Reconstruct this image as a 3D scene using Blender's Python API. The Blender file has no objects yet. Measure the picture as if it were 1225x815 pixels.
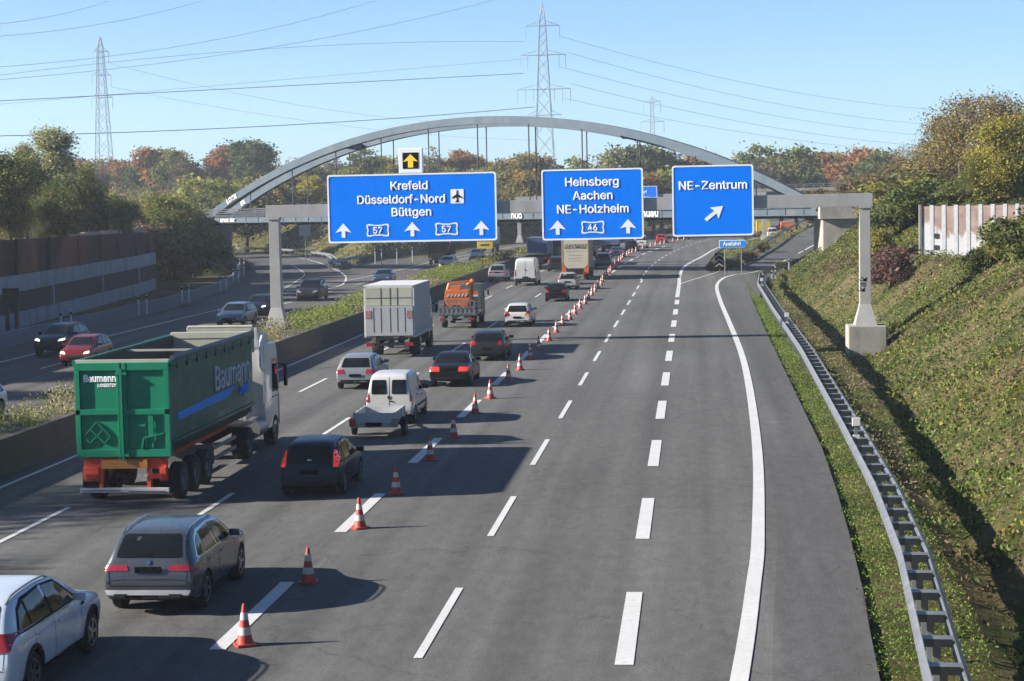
import bpy, bmesh, math, random
import numpy as np
from mathutils import Vector, Matrix
from mathutils.bvhtree import BVHTree
R = math.radians
random.seed(7); rng = np.random.default_rng(7)
scene = bpy.context.scene
COL = scene.collection

# ------------------------------------------------------------------ camera
CAM_H = 7.9
cd = bpy.data.cameras.new('camera'); cam = bpy.data.objects.new('camera', cd); COL.objects.link(cam)
cd.sensor_width = 36.0; cd.lens = 36.0 * 2298.4 / 1225.0; cd.clip_start = 0.5; cd.clip_end = 12000
yaw, pit, rol = 0.094969, 0.073579, 0.020324
F = Vector((-math.sin(yaw)*math.cos(pit), math.cos(yaw)*math.cos(pit), -math.sin(pit)))
Rt = Vector((math.cos(yaw), math.sin(yaw), 0)); Up = Rt.cross(F)
R2 = Rt*math.cos(rol) - Up*math.sin(rol); U2 = Up*math.cos(rol) + Rt*math.sin(rol)
cam.matrix_world = Matrix(((R2.x, U2.x, -F.x, 0), (R2.y, U2.y, -F.y, 0), (R2.z, U2.z, -F.z, CAM_H), (0, 0, 0, 1)))
scene.camera = cam

# ------------------------------------------------------------------ sky, sun, exposure
SUN_EL = R(24.5)
SD = Vector((-1.0, -0.20, 0)).normalized()
world = bpy.data.worlds.new('World'); scene.world = world; world.use_nodes = True
nt = world.node_tree; bg = nt.nodes['Background']
sky = nt.nodes.new('ShaderNodeTexSky'); sky.sky_type = 'NISHITA'; sky.sun_disc = False
sky.sun_elevation = SUN_EL; sky.sun_rotation = math.atan2(SD.x, SD.y)
sky.air_density = 0.7; sky.dust_density = 0.3; sky.ozone_density = 4.5; sky.altitude = 50
tn = nt.nodes.new('ShaderNodeMix'); tn.data_type = 'RGBA'; tn.blend_type = 'MULTIPLY'; tn.inputs[0].default_value = 1.0; tn.inputs[7].default_value = (0.92, 1.03, 1.08, 1)
nt.links.new(sky.outputs[0], tn.inputs[6]); nt.links.new(tn.outputs[2], bg.inputs[0]); bg.inputs[1].default_value = 0.052
sl = bpy.data.lights.new('sun', 'SUN'); sun = bpy.data.objects.new('sun', sl); COL.objects.link(sun)
sl.energy = 5.0; sl.angle = R(0.55); sl.color = (1.0, 0.93, 0.83)
ld = Vector((-SD.x*math.cos(SUN_EL), -SD.y*math.cos(SUN_EL), -math.sin(SUN_EL)))
sun.rotation_euler = ld.to_track_quat('-Z', 'Y').to_euler(); sun.location = (-60, 0, 60)
vs = scene.view_settings; vs.view_transform = 'Standard'; vs.look = 'None'; vs.gamma = 1; vs.use_curve_mapping = False
vs.exposure = 1.75
scene.display_settings.display_device = 'sRGB'
scene.cycles.max_bounces = 6; scene.cycles.diffuse_bounces = 3; scene.cycles.glossy_bounces = 3
scene.cycles.transparent_max_bounces = 8

# ------------------------------------------------------------------ materials
def _new(name):
    m = bpy.data.materials.new(name); m.use_nodes = True
    return m, m.node_tree, m.node_tree.nodes['Principled BSDF']
def N(t, k, **kw):
    n = t.nodes.new(k)
    for a, b in kw.items(): setattr(n, a, b)
    return n
def ramp(t, fac, stops):
    r = N(t, 'ShaderNodeValToRGB')
    while len(r.color_ramp.elements) < len(stops): r.color_ramp.elements.new(0.5)
    for e, (p, c) in zip(r.color_ramp.elements, stops):
        e.position = p; e.color = (*c, 1) if len(c) == 3 else c
    t.links.new(fac, r.inputs[0]); return r.outputs[0]
def noise(t, scale, detail=4, vec=None, rough=0.55):
    n = N(t, 'ShaderNodeTexNoise'); n.inputs['Scale'].default_value = scale; n.inputs['Detail'].default_value = detail
    n.inputs['Roughness'].default_value = rough
    if vec is not None: t.links.new(vec, n.inputs['Vector'])
    return n.outputs['Fac']
def objco(t, scale=(1, 1, 1), world=False):
    if world: src = N(t, 'ShaderNodeNewGeometry').outputs['Position']
    else: src = N(t, 'ShaderNodeTexCoord').outputs['Object']
    mp = N(t, 'ShaderNodeMapping'); mp.inputs['Scale'].default_value = scale
    t.links.new(src, mp.inputs[0]); return mp.outputs[0]
def mixc(t, fac, a, b, mode='MIX'):
    m = N(t, 'ShaderNodeMix', data_type='RGBA', blend_type=mode)
    if isinstance(fac, (int, float)): m.inputs[0].default_value = fac
    else: t.links.new(fac, m.inputs[0])
    for s, v in ((6, a), (7, b)):
        if isinstance(v, tuple): m.inputs[s].default_value = (*v, 1)
        else: t.links.new(v, m.inputs[s])
    return m.outputs[2]
def bump(t, b, h, strength=0.3, dist=0.02):
    n = N(t, 'ShaderNodeBump'); n.inputs['Strength'].default_value = strength; n.inputs['Distance'].default_value = dist
    t.links.new(h, n.inputs['Height']); t.links.new(n.outputs[0], b.inputs['Normal'])
_mc = {}
KM = 0.54    # real-world reflectances: pigments are darker than they look in full sun
KA = 0.80
def mat(name, col, rough=0.6, metal=0.0, var=0.12, scale=3.0, bmp=0.0, coat=0.0, stretch=(1, 1, 1), emit=0.0, dirt=None, spec=None):
    if name in _mc: return _mc[name]
    if not emit: col = tuple(q*KM for q in col)
    m, t, b = _new(name)
    v = objco(t, stretch)
    f = noise(t, scale, 6, v)
    lo = tuple(c*(1-var) for c in col); hi = tuple(min(0.95, c*(1+var)) for c in col)
    c = ramp(t, f, [(0.3, lo), (0.7, hi)])
    if dirt:
        f2 = noise(t, dirt[1], 8, objco(t, dirt[3] if len(dirt) > 3 else (1, 1, 1)), 0.65)
        k = ramp(t, f2, [(0.48, (0, 0, 0)), (0.72, (dirt[2],)*3)])
        c = mixc(t, k, c, tuple(q*KM for q in dirt[0]))
    t.links.new(c, b.inputs['Base Color'])
    rr = ramp(t, f, [(0.2, (max(0.02, rough*0.8),)*3), (0.8, (min(1, rough*1.2),)*3)])
    t.links.new(rr, b.inputs['Roughness'])
    b.inputs['Metallic'].default_value = metal
    b.inputs['Coat Weight'].default_value = coat; b.inputs['Coat Roughness'].default_value = 0.04
    if spec is not None: b.inputs['Specular IOR Level'].default_value = spec
    if bmp: bump(t, b, noise(t, scale*6, 5, v), bmp, 0.01)
    if emit: b.inputs['Emission Color'].default_value = (*col, 1); b.inputs['Emission Strength'].default_value = emit
    _mc[name] = m; return m
def paint(name, col, metal=0.35, rough=0.32):
    dk = max(col) < 0.09
    return mat('paint_'+name, col, rough, metal*(.4 if dk else 1), 0.04, 1.5, coat=0.12 if dk else 0.45, spec=0.12 if dk else 0.3, dirt=(tuple(q*0.75+0.01 for q in col), 1.2, 0.3))

def asphalt_mat(name, base, tint=(1, 1, 1), lane=True):
    m, t, b = _new(name)
    w = objco(t, (1, 1, 1), True)
    fine = noise(t, 22, 6, w, 0.7)
    streak = noise(t, 1.0, 5, objco(t, (0.9, 0.02, 1), True), 0.6)
    blot = noise(t, 0.12, 4, objco(t, (1, 0.35, 1), True), 0.6)
    a = tuple(base*0.80*x for x in tint); c_ = tuple(base*1.20*x for x in tint)
    c = ramp(t, streak, [(0.3, a), (0.7, c_)])
    c = mixc(t, 0.55, c, ramp(t, blot, [(0.35, (0.74,)*3), (0.65, (1.22,)*3)]), 'MULTIPLY')
    mid = noise(t, 3.2, 7, objco(t, (1, 0.4, 1), True), 0.75)
    c = mixc(t, 0.8, c, ramp(t, mid, [(0.3, (0.74,)*3), (0.7, (1.24,)*3)]), 'MULTIPLY')
    c = mixc(t, 0.9, c, ramp(t, fine, [(0.3, (0.60,)*3), (0.7, (1.40,)*3)]), 'MULTIPLY')
    if lane:   # wheel tracks: slightly polished darker strips down each lane, oil in the middle
        sx = N(t, 'ShaderNodeSeparateXYZ'); t.links.new(N(t, 'ShaderNodeNewGeometry').outputs['Position'], sx.inputs[0])
        mt = N(t, 'ShaderNodeMath', operation='MULTIPLY_ADD'); mt.inputs[1].default_value = 1/1.86; mt.inputs[2].default_value = 40.35
        t.links.new(sx.outputs[0], mt.inputs[0])
        fr = N(t, 'ShaderNodeMath', operation='FRACT'); t.links.new(mt.outputs[0], fr.inputs[0])
        k = ramp(t, fr.outputs[0], [(0.0, (1.04,)*3), (0.22, (1.06,)*3), (0.5, (0.82,)*3), (0.78, (1.06,)*3)])
        c = mixc(t, 0.75, c, k, 'MULTIPLY')
    # cracks and sealed joints
    vo = N(t, 'ShaderNodeTexVoronoi', feature='DISTANCE_TO_EDGE'); vo.inputs['Scale'].default_value = 0.16
    nz = N(t, 'ShaderNodeTexNoise'); nz.inputs['Scale'].default_value = 0.8; nz.inputs['Detail'].default_value = 5
    t.links.new(w, nz.inputs['Vector'])
    ad = N(t, 'ShaderNodeVectorMath', operation='MULTIPLY_ADD'); ad.inputs[1].default_value = (2.2, 2.2, 0)
    t.links.new(nz.outputs['Color'], ad.inputs[0]); t.links.new(w, ad.inputs[2]); t.links.new(ad.outputs[0], vo.inputs['Vector'])
    ck = ramp(t, vo.outputs['Distance'], [(0.0, (0.5,)*3), (0.006, (1, 1, 1))])
    c = mixc(t, 0.55, c, ck, 'MULTIPLY')
    t.links.new(c, b.inputs['Base Color']); b.inputs['Roughness'].default_value = 0.85
    b.inputs['Specular IOR Level'].default_value = 0.12
    bump(t, b, noise(t, 60, 4, w), 0.7, 0.008)
    return m
M = {}
M['asphalt'] = asphalt_mat('asphalt', 0.083, (1.0, 1.0, 0.965))
M['asphalt_left'] = asphalt_mat('asphalt_left', 0.076, (1.03, 1.0, 0.96))
M['shoulder'] = asphalt_mat('asphalt_shoulder', 0.071, (1.0, 1.0, 1.0), False)
def line_mat():
    m, t, b = _new('road_paint'); w = objco(t, (1, 1, 1), True)
    f = noise(t, 9, 8, w, 0.75); g = noise(t, 0.7, 3, w)
    c = ramp(t, f, [(0.30, (0.18, 0.18, 0.17)), (0.42, (0.42, 0.42, 0.41)), (0.8, (0.50, 0.50, 0.49))])
    c = mixc(t, 0.5, c, ramp(t, g, [(0.35, (0.82,)*3), (0.65, (1, 1, 1))]), 'MULTIPLY')
    t.links.new(c, b.inputs['Base Color']); b.inputs['Roughness'].default_value = 0.6; return m
M['line'] = line_mat()
def ground_mat():
    m, t, b = _new('ground_grass'); w = objco(t, (1, 1, 1), True)
    f = noise(t, 0.22, 6, w, 0.62); g = noise(t, 2.5, 6, w, 0.7); h = noise(t, 14, 5, w, 0.7); s = noise(t, 0.07, 3, w)
    c = ramp(t, f, [(0.30, (0.022, 0.030, 0.009)), (0.43, (0.04, 0.048, 0.014)), (0.54, (0.085, 0.072, 0.034)), (0.64, (0.115, 0.095, 0.052)), (0.75, (0.035, 0.038, 0.012))])
    c = mixc(t, 0.6, c, ramp(t, g, [(0.3, (0.55, 0.6, 0.45)), (0.7, (1.35, 1.25, 1.1))]), 'MULTIPLY')
    c = mixc(t, 0.7, c, ramp(t, h, [(0.3, (0.6,)*3), (0.7, (1.35,)*3)]), 'MULTIPLY')
    t.links.new(c, b.inputs['Base Color']); b.inputs['Roughness'].default_value = 0.95
    b.inputs['Specular IOR Level'].default_value = 0.1
    bump(t, b, h, 1.0, 0.08); return m
M['ground'] = ground_mat()
M['soil'] = mat('soil', (0.10, 0.085, 0.055), 0.95, 0, 0.35, 2.0, 0.8)
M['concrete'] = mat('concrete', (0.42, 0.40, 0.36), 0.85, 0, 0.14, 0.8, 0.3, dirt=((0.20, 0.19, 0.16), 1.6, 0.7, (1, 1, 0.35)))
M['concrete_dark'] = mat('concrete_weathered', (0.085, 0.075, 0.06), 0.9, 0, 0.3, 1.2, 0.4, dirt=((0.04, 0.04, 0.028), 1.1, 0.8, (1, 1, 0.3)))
M['concrete_wall'] = mat('concrete_pale_stained', (0.40, 0.42, 0.44), 0.9, 0, 0.15, 0.9, 0.3, dirt=((0.12, 0.12, 0.12), 0.9, 0.85, (1, 1, 0.15)))
M['gantry'] = mat('gantry_grey', (0.50, 0.49, 0.47), 0.55, 0.0, 0.07, 1.2, dirt=((0.30, 0.28, 0.25), 1.4, 0.5, (1, 1, 0.3)))
M['galv'] = mat('galvanised_steel', (0.42, 0.43, 0.44), 0.45, 0.65, 0.15, 4, dirt=((0.25, 0.22, 0.2), 2.0, 0.4))
M['steel_dark'] = mat('dark_steel', (0.05, 0.055, 0.06), 0.5, 0.3, 0.2, 3)
M['bridge'] = mat('bridge_paint_blue_grey', (0.075, 0.12, 0.165), 0.8, 0.0, 0.08, 0.7, dirt=((0.17, 0.17, 0.16), 0.8, 0.5, (1, 1, 0.3)))
M['bridge_rail'] = mat('bridge_railing_blue', (0.02, 0.032, 0.055), 0.5, 0.1, 0.1, 3)
M['sign_blue'] = mat('sign_blue', (0.0, 0.31, 1.4), 1.0, 0, 0.03, 0.6, dirt=((0.01, 0.30, 1.1), 0.9, 0.2), spec=0.0)
M['sign_white'] = mat('sign_white', (1.35, 1.37, 1.37), 0.45, 0, 0.03, 2)
M['white'] = mat('white_paint', (0.80, 0.80, 0.78), 0.5, 0, 0.05, 2)
M['graffiti'] = mat('graffiti_white', (1.2, 1.18, 1.2), 0.6, 0, 0.12, 3)
M['black'] = mat('matt_black', (0.008, 0.008, 0.009), 0.9, 0, 0.2, 3, spec=0.05)
M['black_gloss'] = mat('gloss_black', (0.008, 0.008, 0.009), 0.2, 0, 0.1, 3)
M['rubber'] = mat('tyre_rubber', (0.022, 0.022, 0.023), 0.85, 0, 0.25, 6, 0.3)
M['trim'] = mat('dark_plastic', (0.022, 0.023, 0.025), 0.75, 0, 0.15, 5, spec=0.15)
M['rim'] = mat('alloy', (0.45, 0.46, 0.48), 0.3, 0.8, 0.1, 4)
M['rim_steel'] = mat('truck_rim', (0.34, 0.35, 0.37), 0.5, 0.5, 0.2, 4)
M['chrome'] = mat('chrome', (0.75, 0.76, 0.78), 0.14, 1.0, 0.03, 3)
M['glass'] = mat('car_glass', (0.012, 0.015, 0.018), 0.07, 0.0, 0.2, 2, spec=0.2)
M['glass_side'] = mat('car_glass_side', (0.02, 0.024, 0.028), 0.06, 0.0, 0.2, 2, spec=0.3)
M['tail'] = mat('tail_lamp_red', (0.40, 0.012, 0.015), 0.25, 0, 0.2, 8, coat=0.6)
M['tail_on'] = mat('tail_lamp_lit', (0.50, 0.03, 0.015), 0.2, 0, 0.2, 8, coat=0.6, emit=0.22)
M['amber'] = mat('lamp_amber', (0.75, 0.28, 0.04), 0.2, 0, 0.1, 8, coat=1.0)
M['head'] = mat('head_lamp', (0.55, 0.57, 0.6), 0.12, 0.5, 0.2, 9, coat=1.0)
M['head_on'] = mat('head_lamp_lit', (1.0, 0.85, 0.62), 0.2, 0, 0.02, 8, emit=0.9)
M['cone_red'] = mat('cone_red', (0.62, 0.055, 0.03), 0.5, 0, 0.15, 5, dirt=((0.25, 0.05, 0.04), 4, 0.4))
M['cone_white'] = mat('cone_white', (0.72, 0.70, 0.68), 0.5, 0, 0.1, 5, dirt=((0.4, 0.36, 0.33), 4, 0.5))
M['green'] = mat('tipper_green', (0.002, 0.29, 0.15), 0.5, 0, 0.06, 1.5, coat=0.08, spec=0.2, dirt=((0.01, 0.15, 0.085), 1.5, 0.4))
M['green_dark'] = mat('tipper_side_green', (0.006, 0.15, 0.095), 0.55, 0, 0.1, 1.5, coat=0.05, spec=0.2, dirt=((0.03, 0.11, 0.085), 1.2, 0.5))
M['orange_red'] = mat('chassis_orange_red', (0.95, 0.075, 0.015), 0.6, 0, 0.12, 3, dirt=((0.25, 0.05, 0.03), 2, 0.5))
M['blue_stripe'] = mat('livery_blue', (0.03, 0.42, 1.2), 0.6, spec=0.1)
M['livery_pale'] = mat('livery_pale', (0.36, 0.50, 0.60), 0.4)
M['tarp'] = mat('cargo_tarpaulin', (0.56, 0.56, 0.54), 0.6, 0, 0.08, 0.8, 0.5, dirt=((0.36, 0.35, 0.33), 0.9, 0.5, (1, 1, 0.4)))
M['tarp_yellow'] = mat('faded_yellowish_panel', (0.56, 0.56, 0.44), 0.6, 0, 0.1, 0.8, 0.5)
M['orange'] = mat('works_orange', (0.82, 0.19, 0.02), 0.45, 0, 0.12, 3, dirt=((0.35, 0.12, 0.05), 2, 0.4))
M['navy'] = mat('navy_panel', (0.03, 0.05, 0.11), 0.5, 0, 0.15, 1)
M['blue_truck'] = mat('truck_blue', (0.06, 0.13, 0.30), 0.5, 0, 0.12, 1)
M['cream'] = mat('truck_cream', (0.74, 0.68, 0.52), 0.55, 0, 0.05, 1)
M['yellow'] = mat('yellow', (0.80, 0.60, 0.03), 0.5, 0, 0.08, 2)
M['lamp_yellow'] = mat('lit_arrow_yellow', (0.55, 0.36, 0.015), 0.5, 0, 0.02, 2, emit=0.22)
M['brown_panel'] = mat('noise_wall_brown', (0.05, 0.028, 0.024), 0.9, 0, 0.25, 1.5, 0.4)
M['brown_fence'] = mat('noise_fence_red_brown', (0.11, 0.055, 0.04), 0.9, 0, 0.25, 1.5, 0.4, dirt=((0.17, 0.11, 0.09), 0.8, 0.5, (1, 1, .3)))
M['pink_panel'] = mat('noise_panel_pinkish', (0.50, 0.36, 0.31), 0.85, 0, 0.15, 1.5, 0.3, dirt=((0.4, 0.2, 0.16), 1.2, 0.5))
M['lattice'] = mat('pylon_lattice', (0.36, 0.41, 0.43), 0.6, 0.2, 0.1, 0.5)
M['wire'] = mat('power_wire', (0.22, 0.27, 0.32), 0.6, 0.2, 0.05, 0.1)
M['interior'] = mat('tipper_inside', (0.10, 0.085, 0.07), 0.8, 0.1, 0.3, 1.2, 0.3)
M['delin'] = mat('delineator_white', (0.72, 0.74, 0.76), 0.5, 0, 0.1, 4)
M['bark'] = mat('bark', (0.10, 0.08, 0.06), 0.9, 0, 0.3, 3, 0.6)

# ------------------------------------------------------------------ mesh collector
class MB:
    def __init__(s): s.v = []; s.f = []; s.m = []; s.mats = []
    def mi(s, m):
        if m not in s.mats: s.mats.append(m)
        return s.mats.index(m)
    def add(s, vs, fs, m=None):
        n = len(s.v); s.v += [tuple(v) for v in vs]
        k = s.mi(m) if m else 0
        for f in fs: s.f.append(tuple(i+n for i in f)); s.m.append(k)
        return s
    def box(s, x0, x1, y0, y1, z0, z1, m=None):
        v = [(x0,y0,z0),(x1,y0,z0),(x1,y1,z0),(x0,y1,z0),(x0,y0,z1),(x1,y0,z1),(x1,y1,z1),(x0,y1,z1)]
        return s.add(v, [(0,3,2,1),(4,5,6,7),(0,1,5,4),(1,2,6,5),(2,3,7,6),(3,0,4,7)], m)
    def bar(s, p0, p1, w, h=None, m=None, up=(0, 0, 1)):
        h = h or w; p0 = Vector(p0); p1 = Vector(p1); d = (p1-p0)
        if d.length < 1e-6: return s
        d.normalize(); upv = Vector(up)
        if abs(d.dot(upv)) > 0.98: upv = Vector((0, 1, 0)) if abs(d.y) < 0.9 else Vector((1, 0, 0))
        a = d.cross(upv).normalized(); b = a.cross(d).normalized()
        v = []
        for p in (p0, p1):
            for i, j in ((-1,-1),(1,-1),(1,1),(-1,1)): v.append(p + a*(w/2*i) + b*(h/2*j))
        return s.add(v, [(0,1,2,3),(7,6,5,4),(0,4,5,1),(1,5,6,2),(2,6,7,3),(3,7,4,0)], m)
    def tube(s, pts, r, n=8, m=None, cap=True):
        pts = [Vector(p) for p in pts]; rs = r if isinstance(r, (list, tuple)) else [r]*len(pts)
        v = []; fs = []; a = None
        for i, p in enumerate(pts):
            d = (pts[min(i+1, len(pts)-1)] - pts[max(i-1, 0)]).normalized()
            if a is None:
                up = Vector((0,0,1)) if abs(d.z) < 0.9 else Vector((1,0,0)); a = d.cross(up).normalized()
            else: a = (a - d*a.dot(d)).normalized()
            b = d.cross(a)
            for k in range(n):
                t = 2*math.pi*k/n; v.append(p + (a*math.cos(t) + b*math.sin(t))*rs[i])
        for i in range(len(pts)-1):
            for k in range(n):
                k2 = (k+1) % n; fs.append((i*n+k, i*n+k2, (i+1)*n+k2, (i+1)*n+k))
        if cap: fs.append(tuple(range(n-1, -1, -1))); fs.append(tuple(range((len(pts)-1)*n, len(pts)*n)))
        return s.add(v, fs, m)
    def prism(s, poly, x0, x1, axis='x', m=None):   # poly: (a,b) outline, extruded along axis
        n = len(poly); v = []
        for t in (x0, x1):
            for a, b in poly:
                v.append((t, a, b) if axis == 'x' else ((a, t, b) if axis == 'y' else (a, b, t)))
        fs = [tuple(range(n-1, -1, -1)), tuple(range(n, 2*n))]
        for i in range(n):
            j = (i+1) % n; fs.append((i, j, n+j, n+i))
        return s.add(v, fs, m)
    def lathe(s, prof, n=24, axis='z', c=(0,0,0), m=None):   # prof: (r, h)
        v = []; fs = []
        for r, h in prof:
            for k in range(n):
                t = 2*math.pi*k/n; a, b = r*math.cos(t), r*math.sin(t)
                p = (a, b, h) if axis == 'z' else ((h, a, b) if axis == 'x' else (a, h, b))
                v.append((p[0]+c[0], p[1]+c[1], p[2]+c[2]))
        for i in range(len(prof)-1):
            for k in range(n):
                k2 = (k+1) % n; fs.append((i*n+k, i*n+k2, (i+1)*n+k2, (i+1)*n+k))
        return s.add(v, fs, m)
    def build(s, name, m=None, parent=None, bevel=0.0, smooth=False, loc=None):
        me = bpy.data.meshes.new(name); me.from_pydata(s.v, [], s.f)
        for q in (s.mats or [m]): me.materials.append(q)
        if s.mats: me.polygons.foreach_set('material_index', s.m)
        bm = bmesh.new(); bm.from_mesh(me)
        bmesh.ops.recalc_face_normals(bm, faces=bm.faces)
        if bevel: bmesh.ops.bevel(bm, geom=[e for e in bm.edges if len(e.link_faces) == 2 and e.calc_face_angle(0) > 0.6], offset=bevel, segments=2, affect='EDGES', profile=0.7)
        bm.to_mesh(me); bm.free()
        if smooth:
            me.polygons.foreach_set('use_smooth', [True]*len(me.polygons))
            try: me.set_sharp_from_angle(angle=R(38))
            except Exception: pass
        me.update()
        return link(name, me, parent, loc)
def link(name, me, parent=None, loc=None):
    o = bpy.data.objects.new(name, me); COL.objects.link(o)
    if parent: o.parent = parent
    if loc: o.location = loc
    return o
def tag(o, label=None, cat=None, group=None, kind=None):
    for k, v in (('label', label), ('category', cat), ('group', group), ('kind', kind)):
        if v: o[k] = v
    return o
def thing(name, label, cat, loc=(0, 0, 0), rz=0.0, group=None):
    o = bpy.data.objects.new(name, None); COL.objects.link(o); o.empty_display_size = 0.5
    o.location = loc; o.rotation_euler = (0, 0, rz); return tag(o, label, cat, group)
def copy_tree(o, parent=None):
    c = o.copy(); COL.objects.link(c); c.parent = parent
    for ch in o.children: copy_tree(ch, c)
    return c
try:      # Blender's own bundled sans serif; the built-in font stands in if it is absent
    FONT = bpy.data.fonts.load(bpy.utils.system_resource('DATAFILES', path='fonts')+'/Inter.woff2')
except Exception: FONT = None
_dg = lambda: bpy.context.evaluated_depsgraph_get()
def text(s, size, loc, m, parent, name='lettering', bold=0.0, rot=(R(90), 0, 0), align='CENTER', sx=1.0, ext=0.004, shear=0.0, space=1.0):
    cu = bpy.data.curves.new('t', 'FONT'); cu.body = s; cu.size = size*(1.34 if FONT else 1)
    if FONT: cu.font = FONT
    cu.align_x = align; cu.bevel_depth = bold; cu.bevel_resolution = 0; cu.extrude = ext
    cu.shear = shear; cu.space_character = space
    o = bpy.data.objects.new('t', cu); COL.objects.link(o)
    me = bpy.data.meshes.new_from_object(o.evaluated_get(_dg())); bpy.data.objects.remove(o); bpy.data.curves.remove(cu)
    me.materials.clear(); me.materials.append(m)
    q = link(name, me, parent, loc); q.rotation_euler = rot; q.scale = (sx*(.93 if FONT else 1), 1, 1); return q
def rpoly(pts, r=0.05, n=4):
    out = []; L = len(pts)
    for i in range(L):
        p = Vector(pts[i]); a = Vector(pts[i-1]) - p; b = Vector(pts[(i+1) % L]) - p
        k = min(r, a.length*0.45, b.length*0.45); a = p + a.normalized()*k; b = p + b.normalized()*k
        for j in range(n+1):
            t = j/n; q = a.lerp(p, t).lerp(p.lerp(b, t), t); out.append((q.x, q.y))
    return out
def lerp_tab(x, tab):
    return float(np.interp(x, [a for a, _ in tab], [b for _, b in tab]))

def wash_mat():
    m, t, b = _new('noise_panel_whitewashed'); v = objco(t, (1, 1, 1))
    sx = N(t, 'ShaderNodeSeparateXYZ'); t.links.new(v, sx.inputs[0])
    nz = noise(t, 0.9, 7, objco(t, (1.6, 1, .5)), 0.7)
    a = N(t, 'ShaderNodeMath', operation='MULTIPLY_ADD'); a.inputs[1].default_value = 4.2; a.inputs[2].default_value = 3.35; t.links.new(nz, a.inputs[0])
    d = N(t, 'ShaderNodeMath', operation='SUBTRACT'); t.links.new(a.outputs[0], d.inputs[0]); t.links.new(sx.outputs[2], d.inputs[1])
    e = N(t, 'ShaderNodeMath', operation='MULTIPLY_ADD'); e.inputs[1].default_value = -0.16; t.links.new(sx.outputs[0], e.inputs[0]); t.links.new(d.outputs[0], e.inputs[2])
    k = ramp(t, e.outputs[0], [(0.0, (0, 0, 0)), (0.25, (.9, .9, .9))])
    base = ramp(t, noise(t, 1.6, 6, v), [(0.3, (0.20, 0.135, 0.115)), (0.7, (0.32, 0.23, 0.20))])
    t.links.new(mixc(t, k, base, (0.46, 0.46, 0.47)), b.inputs['Base Color']); b.inputs['Roughness'].default_value = 0.9; return m
M['washed'] = wash_mat()
HAZE = 0.00024
# ================================================================== SETTING: terrain
def crv(y): return np.maximum(0, np.asarray(y, float)-190)**2/3100.0
RAMP_R = [(2.0,150,0,3.0),(3.2,175,0,3.0),(4.9,193,0,2.9),(6.6,206,.05,2.9),(8.7,220,.25,3.0),(12.0,240,.8,3.1),(15.4,262,1.5,3.2),(22.0,300,2.9,3.3),(31.0,345,4.6,3.4),(46,410,6.6,3.4)]
RAMP_L = [(-40.6,150),(-40.2,180),(-44.0,205),(-47.5,228),(-53.5,255),(-62,282),(-73,302),(-88,320),(-108,333),(-140,340)]
def seg_dist(X, Y, pts):
    """distance to polyline and interpolated extra value"""
    best = np.full(X.shape, 1e9); val = np.zeros(X.shape); side = np.zeros(X.shape)
    for i in range(len(pts)-1):
        ax, ay = pts[i][:2]; bx, by = pts[i+1][:2]; dx, dy = bx-ax, by-ay; L2 = dx*dx+dy*dy
        t = np.clip(((X-ax)*dx+(Y-ay)*dy)/L2, 0, 1); d = np.hypot(X-ax-t*dx, Y-ay-t*dy)
        z = 0 if len(pts[i]) < 3 else pts[i][2]*(1-t)+pts[i+1][2]*t
        sd = dx*(Y-ay)-dy*(X-ax)
        k = d < best; best = np.where(k, d, best); val = np.where(k, z, val); side = np.where(k, sd, side)
    return best, val, side
TOE = ([-30,30,60,80,100,125,150,165,185,196], [5.4,5.7,7.2,8.5,9.5,9.5,8.4,7.9,8.6,9.4])
def sstep(a, b, x): t = np.clip((x-a)/(b-a), 0, 1); return t*t*(3-2*t)
WALL_L = [(-44.0,-30),(-44.2,60),(-44.5,100),(-46.3,126),(-48.2,145),(-51,170),(-52.8,182)]
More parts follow.
